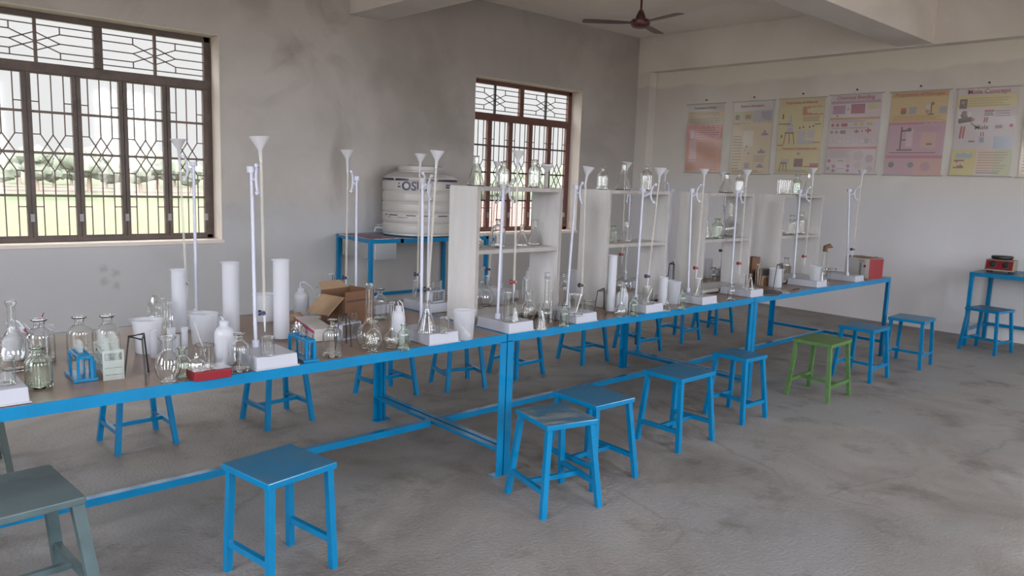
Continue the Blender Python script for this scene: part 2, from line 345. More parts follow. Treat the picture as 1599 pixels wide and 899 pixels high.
# white wash laid round each window opening (reveal lining)
def window(k, W, frame_m, grille_m):
    x0, x1 = W
    root = bpy.data.objects.new('window_%d' % k, None); COL.objects.link(root); root['kind'] = 'structure'
    root['label'] = ['', 'wide brown framed window with diamond grille facing the green field', 'red brown framed window with diamond grille behind the shelf units'][k]; root['category'] = 'window'
    r = MB(); t = .006
    r.span((x0, YW-.004, ZS), (x0+t, YW+.30, ZT)); r.span((x1-t, YW-.004, ZS), (x1, YW+.30, ZT)); r.span((x0, YW-.004, ZT-t), (x1, YW+.30, ZT))
    obj('reveal', r, M['reveal'], root)
    obj('sill', MB().span((x0-.02, YW-.012, ZS-.03), (x1+.02, YW+.30, ZS+.006)), M['reveal'], root, bevel=.004)
    y = YW+.22; d = .05
    cx = (x0+x1)/2; fx0, fx1 = x0+.02, x1-.02; pitch = (fx1-fx0-.075)/5; pw = pitch-.077
    zt, zb = ZT-.06, ZS+.012; ztr = 2.465
    f = MB()
    f.span((fx0-.014, y-d/2, zb), (fx0+.06, y+d/2, zt+.054)); f.span((fx1-.06, y-d/2, zb), (fx1+.014, y+d/2, zt+.054))
    f.span((fx0, y-d/2, zt), (fx1, y+d/2, ZT-.006)); f.span((fx0, y-d/2, ZS+.006), (fx1, y+d/2, zb+.04)); f.span((fx0, y-d/2-.006, ztr-.04), (fx1, y+d/2+.006, ztr+.05))
    f.span((cx-.038, y-d/2, ztr+.05), (cx+.038, y+d/2, zt))
    obj('frame', f, frame_m, root, bevel=.004)
    g = MB(); b = .007
    for q in range(5):                                     # casements
        c = cx+(q-2)*pitch; a, e = c-pw/2, c+pw/2; z0, z1 = zb+.045, ztr-.045
        cs = MB(); w = pitch/2-pw/2
        for xx in (a-w+.003, e+.001): cs.span((xx, y-.024, z0-.01), (xx+w-.004, y+.024, z1+.01))
        cs.span((a, y-.024, z1-.005), (e, y+.024, z1+.012)); cs.span((a, y-.024, z0-.012), (e, y+.024, z0+.01))
        obj('casement', cs, frame_m, root, bevel=.003)
        zz = [z1, 2.083, 1.719, 1.332, z0]
        X = lambda t: a+pw*t
        def ln(p, q2): g.beam((X(p[0]), y, p[1]), (X(q2[0]), y, q2[1]), .010, b, up=(0, 1, 0))
        for z in zz[1:4]: g.span((a, y-.012, z-.011), (e, y+.012, z+.011))
        xl, xc, xr = .19, .5, .81
        zs1 = zz[0]-(zz[0]-zz[1])*.74
        ln((xl, zz[0]), (xl, zs1)); ln((xr, zz[0]), (xr, zs1)); ln((xl, zs1), (0, zs1)); ln((xr, zs1), (1, zs1)); ln((xc, zz[0]), (xc, zz[1])); ln((xl, zs1), (xl, zz[1])); ln((xr, zs1), (xr, zz[1]))
        h2 = zz[1]-zz[2]; za = zz[1]-h2*.55
        for sgn in (1, -1):
            zA = zz[2]+sgn*(za-zz[2]); zE = zz[2]+sgn*(zz[1]-zz[2]) if sgn > 0 else zz[3]
            for xx in (xl, xc, xr): ln((xx, zE), (xx, zA))
            ln((0, zA), (xl, zA)); ln((1, zA), (xr, zA))
            ln((xl, zA), (xc, zz[2])); ln((xr, zA), (xc, zz[2])); ln((xc, zA), (xl, zz[2])); ln((xc, zA), (xr, zz[2]))
        zs4 = zz[3]-(zz[3]-zz[4])*.27
        for xx in (xl, xr): ln((xx, zz[3]), (xx, zz[4]))
        ln((xc, zz[3]), (xc, zz[4])); ln((0, zs4), (xl, zs4)); ln((1, zs4), (xr, zs4))
    for s2 in (-1, 1):                                     # transom lights
        a, e = (fx0+.06, cx-.038) if s2 < 0 else (cx+.038, fx1-.06); c = (a+e)/2; z0, z1 = ztr+.05, zt; hw = (e-a)/2; hh = z1-z0
        g.span((c-.013, y-.014, z0), (c+.013, y+.014, z1))
        def L(p, q2): g.beam((c+p[0]*hw, y, z1-p[1]*hh), (c+q2[0]*hw, y, z1-q2[1]*hh), .010, b, up=(0, 1, 0))
        L((-1, .13), (1, .13)); L((-1, .88), (1, .88))
        for m_ in (-1, 1):
            for z in (.30, .52, .73): L((m_, z), (m_*.42, z))
            L((m_*.42, .13), (m_*.42, .30)); L((m_*.42, .73), (m_*.42, .88))
            L((m_*.42, .30), (0, .52)); L((m_*.42, .52), (0, .30)); L((m_*.42, .52), (0, .73)); L((m_*.42, .73), (0, .52))
    obj('grille', g, grille_m, root)
    p = MB(); p.span((fx0+.05, y+.02, zb+.03), (fx1-.05, y+.024, ztr-.03)); p.span((fx0+.05, y+.02, ztr+.04), (fx1-.05, y+.024, zt+.01))
    obj('glazing', p, M['window_glass'], root)
    for q in range(6):
        xx = cx+(q-2.5)*pitch
        if q in (0, 5): xx += .03*(1 if q == 0 else -1)
        for z in (1.13,):
            lt = MB(); lt.span((xx-.016, y-.036, z-.035), (xx+.016, y-.024, z+.035)); lt.span((xx-.006, y-.048, z-.02), (xx+.006, y-.036, z+.02)); obj('latch', lt, M['grey_clamp'], root)
    return root
window(1, W1, M['frame'], M['grille'])
window(2, W2, M['frame_red'], M['grille_dark'])

# ------------------------------------------------------------------ outside
def field_mat():
    m = bpy.data.materials.new('field'); n, l = nodes(m); b = n['Principled BSDF']; b.inputs['Roughness'].default_value = .95; b.inputs['Specular IOR Level'].default_value = .1
    tc = n.new('ShaderNodeTexCoord'); sp = n.new('ShaderNodeSeparateXYZ'); l.new(tc.outputs['Object'], sp.inputs[0])
    nz = n.new('ShaderNodeTexNoise'); nz.inputs['Scale'].default_value = .12; nz.inputs['Detail'].default_value = 8; l.new(tc.outputs['Object'], nz.inputs['Vector'])
    ma = n.new('ShaderNodeMath'); ma.operation = 'MULTIPLY_ADD'; ma.inputs[1].default_value = 14; l.new(nz.outputs['Fac'], ma.inputs[0]); l.new(sp.outputs['Y'], ma.inputs[2])
    mr = n.new('ShaderNodeMapRange'); mr.inputs['From Min'].default_value = 0; mr.inputs['From Max'].default_value = 200; l.new(ma.outputs[0], mr.inputs['Value'])
    cr = n.new('ShaderNodeValToRGB'); el = cr.color_ramp.elements
    k_ = .195; st = [(0, (.50, .54, .30)), (.25, (.54, .57, .33)), (.275, (.34, .42, .22)), (.31, (.36, .43, .23)), (.33, (.58, .50, .40)), (.42, (.56, .48, .38)), (.44, (.36, .42, .25)), (.56, (.42, .44, .28)), (.6, (.55, .48, .38)), (1, (.5, .46, .36))]; st = [(p, tuple(v*k_ for v in c)) for p, c in st]
    while len(el) < len(st): el.new(.5)
    for e, (p, c) in zip(el, st): e.position = p; e.color = (*c, 1)
    l.new(mr.outputs[0], cr.inputs[0])
    n2 = n.new('ShaderNodeTexNoise'); n2.inputs['Scale'].default_value = 1.6; n2.inputs['Detail'].default_value = 8; l.new(tc.outputs['Object'], n2.inputs['Vector'])
    m2 = n.new('ShaderNodeMapRange'); m2.inputs['To Min'].default_value = .7; m2.inputs['To Max'].default_value = 1.3; l.new(n2.outputs['Fac'], m2.inputs['Value'])
    mx = n.new('ShaderNodeVectorMath'); mx.operation = 'SCALE'; l.new(cr.outputs[0], mx.inputs[0]); l.new(m2.outputs[0], mx.inputs['Scale'])
    yd = n.new('ShaderNodeMapRange'); yd.inputs['From Min'].default_value = 2; yd.inputs['From Max'].default_value = 6; l.new(sp.outputs['Y'], yd.inputs['Value'])
    ym = n.new('ShaderNodeMix'); ym.data_type = 'RGBA'; ym.inputs['A'].default_value = (.46, .41, .36, 1); l.new(yd.outputs[0], ym.inputs['Factor']); l.new(mx.outputs[0], ym.inputs['B']); l.new(ym.outputs['Result'], b.inputs['Base Color'])  # unseen pale ground on the room's other sides, added to bounce warm light upwards
    return m
struct('ground', MB().span((-600, -600, -.6), (600, 700, -.4)), field_mat(), label='green field crossed by a pale dirt track')
M['leaf'] = ramp_mat('leaves', [(.3, (.085, .095, .066)), (.7, (.13, .142, .105))], .8, 8, .9, .3)  # haze and glare put into the leaf colour as paleness
M['bark'] = mat('bark', (.16, .12, .09), .9)
def tree(x, y, h, w, label):
    t = thing('tree', label, 'tree', (x, y, -.4), random.random()*6, 'trees along the field edge')
    cr = MB()
    for k in range(7):
        a = random.random()*6.28; rr = random.random()*w*.33; cz = h*(.45+.4*random.random()); rad = w*(.2+.12*random.random())
        cx, cy = rr*math.cos(a), rr*math.sin(a); vs, fs = [], []; n, q = 14, 8
        for i in range(q+1):
            th = PI*i/q
            for j in range(n):
                ph = 2*PI*j/n; d = Vector((math.sin(th)*math.cos(ph), math.sin(th)*math.sin(ph), math.cos(th)))
                s = rad*(1+.45*noise.noise(d*2.4+Vector((x+k*3, y, 0)))); vs.append((cx+d.x*s, cy+d.y*s, max(h*.16, cz+d.z*s*.8)))
        for i in range(q):
            for j in range(n): fs.append((i*n+j, i*n+(j+1) % n, (i+1)*n+(j+1) % n, (i+1)*n+j))
        cr.add(vs, fs, 0, True)
    obj('crown', cr, M['leaf'], t); obj('trunk', MB().tube([(0, 0, 0), (.05, 0, h*.6)], [.16, .08], 8), M['bark'], t)
for i in range(15):
    px = -25+i*27; P = ony(px, 250, (62, 72, 82)[i % 3]); tree(P.x, P.y, random.uniform(2.3, 3.2), random.uniform(2.6, 3.6), 'pale green round topped tree beyond the track across the field')
for px, y, h, w in ((755, 22, 2.3, 2.6), (800, 30, 2.7, 3.4), (838, 22, 2.5, 2.8), (880, 32, 2.9, 3.6)):
    P = ony(px, 250, y); tree(P.x, P.y, h, w, 'leafy tree growing beyond the brick boundary wall')
bw = MB().span((5.2, 9.0, -.4), (16, 9.23, 1.17)); 
def brick_mat():
    m = bpy.data.materials.new('brick'); n, l = nodes(m); b = n['Principled BSDF']; b.inputs['Roughness'].default_value = .9
    tc = n.new('ShaderNodeTexCoord'); mp = n.new('ShaderNodeMapping'); mp.inputs['Rotation'].default_value = (PI/2, 0, 0); l.new(tc.outputs['Object'], mp.inputs[0])
    br = n.new('ShaderNodeTexBrick'); br.inputs['Scale'].default_value = 4.2; br.inputs['Color1'].default_value = (.21, .128, .11, 1); br.inputs['Color2'].default_value = (.24, .15, .13, 1); br.inputs['Mortar'].default_value = (.25, .20, .175, 1)
    l.new(mp.outputs[0], br.inputs['Vector']); l.new(br.outputs['Color'], b.inputs['Base Color']); return m
tag(obj('boundary_wall', bw, brick_mat()), 'low pink brick boundary wall outside the second window', 'wall', kind='structure')

# ------------------------------------------------------------------ work tables
def lab_table(x0, x1, y0, y1, label, name='lab_table', h=H, ends=(True, True)):
    t = thing(name, label, 'table', ((x0+x1)/2, (y0+y1)/2, 0), 0, 'blue framed laboratory tables')
    L, W = (x1-x0)/2, (y1-y0)/2; a = .045; th = .005
    rim = MB()
    for s in (-1, 1):
        rim.span((-L, s*W, h-.045), (L, s*(W-th), h)); rim.span((s*L, -W+th, h-.045), (s*(L-th), W-th, h))
        rim.span((-L+th, s*(W-th), h-th), (L-th, s*(W-.012), h)); rim.span((s*(L-th), -W+.012, h-th), (s*(L-.012), W-.012, h))
    obj('rim', rim, M['blue'], t, bevel=.0015)
    obj('tabletop', MB().span((-L+.012, -W+.012, h-.02), (L-.012, W-.012, h-.001)), M['tabletop'], t)
    for sx in (-1, 1):
        for sy in (-1, 1):                                   # angle iron leg with a foot plate
            lg = MB(); lg.span((sx*L, sy*W, .006), (sx*(L-a), sy*(W-th), h-.04)); lg.span((sx*L, sy*(W-th), .006), (sx*(L-th), sy*(W-a), h-.04))
            lg.span((sx*L, sy*W, 0), (sx*(L-.055), sy*(W-.055), .006))
            obj('leg', lg, M['blue'], t)
    zr = .165
    for sx in (-1, 1):
        cr = MB(); cr.span((sx*(L-.005), -W+.006, zr-.035), (sx*(L-.010), W-.006, zr)); cr.span((sx*(L-.010), -W+.006, zr-.005), (sx*(L-.042), W-.006, zr))
        obj('end_rail', cr, M['blue'], t)
    lr = MB(); lr.span((-L+.045, -.018, zr-.036), (L-.045, -.013, zr)); lr.span((-L+.045, -.013, zr-.005), (L-.045, .022, zr))
    obj('long_rail', lr, M['blue'], t)
    return t
lab_table(-2.64, -.004, 0, 1.25, 'blue framed brown topped laboratory table crowded with bottles and tall plastic cylinders')
lab_table(.004, 2.556, 0, 1.25, 'blue framed laboratory table carrying the first two tall white shelf units')
lab_table(2.564, 5.155, 0, 1.25, 'blue framed laboratory table reaching towards the end wall with the red box')

# ------------------------------------------------------------------ stools
def stool(x, y, rot, sx, sy, label, paint='blue', seat='blue_seat', h=.46, group='blue metal stools along the tables', side='y', tw=.028, flare=.045, cross=True):
    """seat sx by sy; side = axis of the two side stretchers"""
    t = thing('stool', label, 'stool', (x, y, 0), math.radians(rot), group)
    obj('seat', MB().span((-sx/2, -sy/2, h-.028), (sx/2, sy/2, h)), [M[seat], M[paint]], t, bevel=.004)
    me = t.children[0].data if t.children else None
    a, b = sx/2-.025, sy/2-.025; fa, fb = a+flare, b+flare
    P = lambda ix, iy, z: Vector((ix*(fa+(a-fa)*z/(h-.028)), iy*(fb+(b-fb)*z/(h-.028)), z))
    for ix in (-1, 1):
        for iy in (-1, 1): obj('leg', MB().post(P(ix, iy, 0), P(ix, iy, h-.028), tw, tw), M[paint], t)
    zs = .125
    for k in (-1, 1):
        p, q = (P(k, -1, zs), P(k, 1, zs)) if side == 'y' else (P(-1, k, zs), P(1, k, zs))
        obj('side_stretcher', MB().beam(p, q, .022, .026), M[paint], t)
    if not cross: return t
    p, q = (P(-1, 0, zs), P(1, 0, zs)) if side == 'y' else (P(0, -1, zs), P(0, 1, zs))
    p.y = 0 if side == 'y' else p.y; q.y = 0 if side == 'y' else q.y
    obj('cross_stretcher', MB().beam(p, q, .022, .024), M[paint], t)
    return t
def two_tone(t):
    """seat: dusty top face, painted rim"""
    for o in t.children:
        if o.name.startswith('seat'):
            for p in o.data.polygons: p.material_index = 0 if p.normal.z > .5 else 1
FR = [
 (-1.40, -.188, 9, .325, .318, 'blue stool standing alone in front, just before the tall cylinder end of the bench', 'y', 'blue_seat'),
 (-.012, -.397, -13, .30, .315, 'blue stool with a worn shiny dusty seat beside the joined double legs', 'y', 'worn_seat'),
 (.415, -.273, -3, .305, .345, 'blue stool with clean seat pushed close behind the worn seat stool', 'y', 'blue_seat'),
 (1.29, -.228, 0, .36, .30, 'blue stool standing between the close pair and the narrow stool at the second joint', 'y', 'blue_seat'),
 (2.087, -.183, -2, .27, .28, 'narrow blue stool standing next before the green stool', 'x', 'blue_seat'),
 (3.15, -.285, 2, .385, .315, 'green painted stool, the only green one, beside the third table', 'x', 'green_seat'),
 (4.072, -.227, -1, .335, .315, 'blue stool tucked at the table end just past the green stool', 'x', 'blue_seat'),
 (4.979, -.297, 4, .365, .325, 'blue stool standing outside the far table leg near the end wall', 'x', 'blue_seat'),
 (6.41, -.557, -9, .35, .34, 'blue stool pushed under the small wall table with the red heater', 'x', 'blue_seat'),
]
for (x, y, rot, sx, sy, lab, side, seat), fl in zip(FR, (.014, .042, .042, .032, .038, .034, .034, .02, .034)):
    g = 'green' if seat == 'green_seat' else 'blue'
    two_tone(stool(x, y, rot, sx, sy, lab, g, seat, side=side, group='stools in front of the tables', flare=fl, cross=fl > .016))
two_tone(stool(-2.305, .105, 4, .42, .415, 'old grey green stool with chipped seat at the bottom corner of the view', 'grey_paint', 'grey_seat', h=.462, tw=.04, group='old stools at the near end', flare=.05))
two_tone(stool(-2.24, 1.71, 0, .33, .33, 'dark green stool under the bench at its cropped end', 'dark_paint', 'grey_seat', group='old stools at the near end'))
BK = [
 (-1.384, 1.722, 2, 'y', 'blue stool on the window side, under the bench below the blue tube rack'),
 (-.542, 1.635, 4, 'y', 'blue stool on the window side, seen below the burette stand with tall cylinders'),
 (.367, 1.727, 3, 'y', 'blue stool on the window side, partly behind the first joint back leg'),
 (.962, 1.613, -14, 'y', 'blue stool on the window side, turned, between the first joint back and front legs'),
 (1.597, 1.617, 2, 'x', 'blue stool on the window side, seen across the front double legs of the first joint'),
 (2.455, 1.635, -3, 'y', 'blue stool on the window side, below the first shelf unit bench, alone before second joint'),
 (3.254, 1.626, -5, 'x', 'blue stool on the window side, straddling the second joint back leg'),
 (4.042, 1.697, 0, 'x', 'blue stool on the window side, next beyond the second joint back leg'),
 (4.753, 1.735, -2, 'y', 'blue stool on the window side, last one before the end of the bench'),
]
for x, y, rot, side, lab in BK: two_tone(stool(x, y, rot, .285, .285, lab, side=side, group='stools on the window side of the tables', flare=.045))

# ------------------------------------------------------------------ shelf units on the tables
UY0, UY1, UZ, UM = .30, .55, 1.583, 1.225
def shelf_unit(x0, x1, label):
    t = thing('shelf_unit', label, 'shelf', ((x0+x1)/2, (UY0+UY1)/2, H), 0, 'white shelf units in a line on the tables')
    L, D, th = (x1-x0)/2, (UY1-UY0)/2, .026
    for s in (-1, 1): obj('side_panel', MB().span((s*L, -D, 0), (s*(L-th), D, UZ-H)), M['white_board'], t, bevel=.002)
    for nm, z in (('top_shelf', UZ-H), ('middle_shelf', UM-H), ('bottom_board', .034)):
        obj(nm, MB().span((-L+th+.0005, -D+.002, z-.024), (L-th-.0005, D-.002, z)), M['white_board'], t, bevel=.002)
    for o in t.children:
        o.data.materials.append(M['board_edge'])
        for p in o.data.polygons:
            if p.normal.y < -.5: p.material_index = 1
    return t
UN = [(.01, .70), (1.135, 1.815), (2.27, 2.965), (3.44, 4.19)]
for (a, b), lab in zip(UN, ('tall white shelf unit just past the first table joint, in front of the window',
    'white shelf unit second along the bench, with ribbed bottles on top', 'white shelf unit third along the bench, before the upright brown carton',
    'white shelf unit farthest along the bench, close to the red box')): shelf_unit(a, b, lab)

# ------------------------------------------------------------------ charts on the end wall
def chart(name, label, px, pxr, yt, yb, patches, cat='poster', texts=()):
    a, b = onx(px, (yt+yb)/2, XW), onx(pxr, (yt+yb)/2, XW); w = abs(a.y-b.y); yc = (a.y+b.y)/2
    zt, zb = onx((px+pxr)/2, yt, XW).z, onx((px+pxr)/2, yb, XW).z; w = max(w, .6); h = zt-zb
    t = thing(name, label, cat, (XW-.004, yc, zb), 0, 'chemistry charts on the end wall')
    mats = []; mb = MB()
    def mi(c):
        m = ink(c)
        if m not in mats: mats.append(m)
        return mats.index(m)
    wave = lambda u, z: -.010 - .006*math.sin(z*7+px) - .005*math.cos(u*2.6+px*.3) - .004*math.sin(z*13+u*5)
    def rect(x0, y0, x1, y1, c, lift):                      # x to the viewer's right 0..1, y down 0..1
        nx = max(1, int((x1-x0)*w/.07)); ny = max(1, int((y1-y0)*h/.06)); vs = []; fs = []
        for j in range(ny+1):
            for i in range(nx+1):
                u = x0+(x1-x0)*i/nx; v = y0+(y1-y0)*j/ny; z = h*(1-v); vs.append((wave(u*w, z)-lift, w/2-u*w, z))
        for j in range(ny):
            for i in range(nx): k = j*(nx+1)+i; fs.append((k, k+1, k+nx+2, k+nx+1))
        mb.add(vs, fs, mi(c), True)
    def disc(x, y, r, c, lift=.0022, n=10):
        z = h*(1-y); mb.add([(wave(x*w, z)-lift, w/2-x*w-r*w*math.cos(2*PI*k/n), z+r*w*math.sin(2*PI*k/n)) for k in range(n)], [list(range(n))], mi(c))
    rect(0, 0, 1, 1, srgb(222, 216, 214), 0); lift = .0008
    for p in patches:
        if p[0] == 'r': rect(*p[1:5], p[5], lift); lift += .00012
        elif p[0] == 'd': disc(p[1], p[2], p[3], p[4], .004+lift*.4); lift += .00012
        elif p[0] == 'l':                                    # lines of small print
            _, x0, y0, x1, y1, n_, c = p; rnd = random.Random(int(px+y0*100))
            for k in range(n_):
                y = y0+(y1-y0)*(k+.3)/n_; rect(x0, y, x0+(x1-x0)*rnd.uniform(.75, 1), y+(y1-y0)/n_*.38, c, .0036)
        elif p[0] == 'b':                                    # bar from point to point (apparatus drawings)
            _, xa, ya, xb, yb2, tk, c = p; d = Vector(((xb-xa)*w, (yb2-ya)*h)); nrm = Vector((-d.y, d.x)).normalized()*tk/2; q = []
            for (u, v, s) in ((xa*w, ya*h, 1), (xb*w, yb2*h, 1), (xb*w, yb2*h, -1), (xa*w, ya*h, -1)):
                uu, vv = u+nrm.x*s, v+nrm.y*s; q.append((wave(uu, h-vv)-.0042, w/2-uu, h-vv))
            mb.add(q, [(0, 1, 2, 3)], mi(c))
    for body, x, y, size, c in texts:
        z0 = h*(1-y); mb.text(body, size, lambda tx, ty, x=x, z0=z0: (wave(x*w, z0)-.0062, w/2-x*w-tx, z0+ty), mi(c), bold=.0008)
    obj('sheet', mb, mats, t)
    for zr_ in (h+.006, -.006): obj('hanging_rod', MB().tube([(-.012, w/2+.03, zr_), (-.012, -w/2-.03, zr_)], .007, 8), M['paper'], t)
    cord = MB().tube([(-.006, .06, h+.008), (-.004, 0, h+.06), (-.006, -.06, h+.008)], .0012, 5); obj('hanging_cord', cord, M['paper'], t)
    obj('nail', MB().lathe([(0, -.02), (.010, -.02), (.010, 0), (0, 0)], (0, 0, h+.062), 8, axis=(Vector((0, 1, 0)), Vector((0, 0, 1)), Vector((1, 0, 0)))), M['iron'], t)
    return t
PK, CR, YE, OR, GRN = srgb(216, 150, 146), srgb(226, 208, 170), srgb(214, 196, 140), srgb(196, 120, 66), srgb(190, 192, 150)
RD, DK, BL, LV, WH, GY = srgb(176, 62, 66), srgb(70, 52, 58), srgb(132, 132, 168), srgb(196, 168, 196), srgb(232, 226, 226), srgb(150, 144, 142)
chart('chart', 'pink chart at the corner end of the row of charts', 1073, 1128, 163, 269,
 [('r', .0, .10, 1, .20, srgb(220, 188, 140), ), ('r', 0, .20, 1, .30, srgb(200, 190, 150)), ('r', 0, .30, 1, .52, srgb(222, 130, 132)), ('r', .28, .31, .95, .5, srgb(232, 176, 174)), ('r', .0, .52, 1, 1, srgb(218, 150, 124)), ('r', .12, .38, .22, .5, srgb(190, 190, 200)),
  ('r', .1, .52, .3, .85, srgb(226, 180, 180)), ('l', .05, .11, .95, .29, 6, srgb(150, 120, 84)), ('l', .3, .33, .9, .5, 5, srgb(190, 96, 100)), ('l', .35, .55, .95, .8, 8, srgb(190, 116, 96)), ('l', .03, .8, .95, .97, 6, srgb(176, 110, 88))],
 texts=[('Purification of Water', .5, .055, .045, DK)])
chart('chart', 'cream chart with a blue and green top panel, next to the pink chart', 1144, 1205, 159, 271,
 [('r', .0, .13, .55, .27, srgb(196, 192, 140)), ('r', .5, .12, 1, .28, srgb(184, 184, 196)), ('r', .72, .14, .97, .26, srgb(164, 156, 172)), ('d', .10, .21, .055, DK), ('d', .1, .21, .03, srgb(160, 140, 150)), ('r', .3, .18, .45, .235, srgb(170, 110, 90)), ('r', 0, .28, 1, 1, srgb(226, 206, 170)),
  ('r', 0, .285, 1, .31, srgb(206, 164, 104)), ('r', .3, .4, .55, .62, srgb(236, 226, 208)), ('b', .75, .455, .92, .455, .03, BL), ('d', .83, .42, .035, BL), ('b', .70, .70, .88, .70, .03, BL), ('d', .79, .675, .03, BL), ('b', .70, .90, .86, .90, .03, BL), ('d', .78, .875, .03, BL), ('r', .38, .85, .5, .93, srgb(166, 156, 178)),
  ('d', .4, .62, .02, DK), ('d', .36, .67, .015, RD), ('d', .46, .72, .02, RD), ('l', .03, .46, .28, .95, 12, srgb(176, 150, 120)), ('l', .6, .74, .95, .84, 4, srgb(170, 150, 130)), ('l', .05, .95, .95, .99, 2, srgb(150, 120, 90))],
 texts=[('Atomic Structure', .48, .06, .052, RD)])
APP = lambda x, y, s, c: [('b', x-.12*s, y, x+.12*s, y, .02, c), ('b', x-.09*s, y, x-.14*s, y+.17*s, .012, c), ('b', x+.09*s, y, x+.14*s, y+.17*s, .012, c), ('b', x, y, x, y+.16*s, .012, c)]
chart('chart', 'yellow chart with a tripod drawing and a red block, third in the row', 1216, 1284, 154, 271,
 [('r', 0, 0, 1, 1, srgb(222, 208, 150)), ('r', 0, 0, 1, .10, srgb(226, 200, 146)), ('r', .53, .11, .99, .225, srgb(206, 118, 96)), ('b', .09, .20, .09, .52, .02, DK), ('b', 0, .335, .27, .335, .012, DK), ('b', 0, .62, .14, .62, .014, RD),
  ('r', .24, .22, .3, .34, srgb(190, 182, 200)), ('r', .18, .34, .35, .44, srgb(190, 182, 204)), *APP(.27, .455, .9, srgb(150, 86, 50)), ('r', .46, .42, .64, .56, srgb(196, 188, 200)), ('r', .68, .42, .84, .52, srgb(196, 188, 200)), ('r', .46, .56, .84, .61, srgb(188, 186, 196)),
  ('d', .5, .39, .02, DK), ('d', .58, .38, .02, DK), ('d', .72, .38, .02, DK), ('d', .8, .37, .02, DK), ('r', 0, .66, 1, .70, srgb(226, 196, 150)), ('r', .42, .80, .62, .91, srgb(126, 84, 74)), ('r', .42, .91, .62, .955, srgb(206, 196, 206)), ('r', .78, .86, .97, .915, srgb(184, 116, 110)), ('b', .64, .905, .95, .905, .012, RD),
  ('r', .12, .8, .3, .88, srgb(196, 188, 176)), *APP(.18, .86, .6, srgb(120, 100, 80)), ('d', .5, .735, .03, GY), ('l', .55, .24, .97, .31, 3, srgb(150, 96, 70)), ('l', .82, .33, .98, .36, 1, DK), ('l', .82, .57, .98, .6, 1, RD), ('l', .04, .95, .9, .99, 2, srgb(140, 120, 80))],
 texts=[('Preparation of Chlorine', .5, .055, .046, RD), ('Preparation of Hydrochloric Acid', .52, .665, .036, RD)])
chart('chart', 'pale pink chart about bonding with rows of coloured circles', 1295, 1372, 148, 271,
 [('r', 0, 0, 1, 1, srgb(222, 206, 212)), ('r', 0, .075, 1, .11, srgb(186, 150, 176)), ('r', .04, .13, .3, .24, srgb(174, 126, 158)), ('r', .42, .12, .70, .24, srgb(168, 74, 112)), ('r', .76, .12, .96, .19, srgb(212, 204, 140)), ('d', .36, .18, .02, GY), ('d', .15, .265, .018, DK),
  ('r', 0, .285, 1, .315, srgb(206, 150, 96)), *[('d', x, .38, r, RD) for x, r in ((.07, .035), (.17, .035), (.28, .04), (.34, .04))], *[('d', x, .37, .034, srgb(206, 188, 96)) for x in (.54, .66, .79, .84)], *[('d', x, .47, r, srgb(120, 126, 116)) for x, r in ((.06, .03), (.16, .03), (.27, .04), (.32, .04))],
  ('b', .52, .465, .62, .465, .014, RD), ('b', .57, .44, .57, .49, .014, RD), ('b', .74, .455, .86, .455, .02, RD), ('b', .8, .425, .8, .49, .02, RD), ('d', .68, .46, .018, RD), *[('d', x, .585, r, srgb(188, 176, 180)) for x, r in ((.06, .05), (.24, .07), (.43, .06), (.7, .065), (.78, .06), (.92, .05))], *[('d', x, .585, r, srgb(224, 210, 215)) for x, r in ((.06, .04), (.24, .06), (.43, .05), (.7, .055), (.92, .04))],
  ('r', 0, .66, 1, .685, srgb(206, 116, 104)), ('d', .66, .77, .10, srgb(204, 188, 190)), ('d', .88, .81, .08, srgb(190, 176, 174)), ('d', .66, .9, .07, srgb(204, 188, 190)), ('d', .9, .94, .06, srgb(200, 184, 184)), ('d', .07, .84, .035, RD), ('d', .17, .84, .03, YE), ('d', .46, .83, .04, srgb(222, 196, 160)), ('d', .06, .94, .04, GY), *[('d', x, y, .034, srgb(150, 90, 130)) for x, y in ((.17, .91), (.17, .965), (.47, .905), (.47, .96))],
  ('l', .05, .7, .5, .8, 5, srgb(176, 160, 164)), ('l', .05, .325, .9, .345, 1, GY), ('l', .05, .41, .9, .43, 1, GY), ('l', .25, .83, .4, .85, 1, DK), ('l', .25, .93, .42, .95, 1, GY)],
 texts=[('Chemical Bonding', .5, .04, .066, RD)])
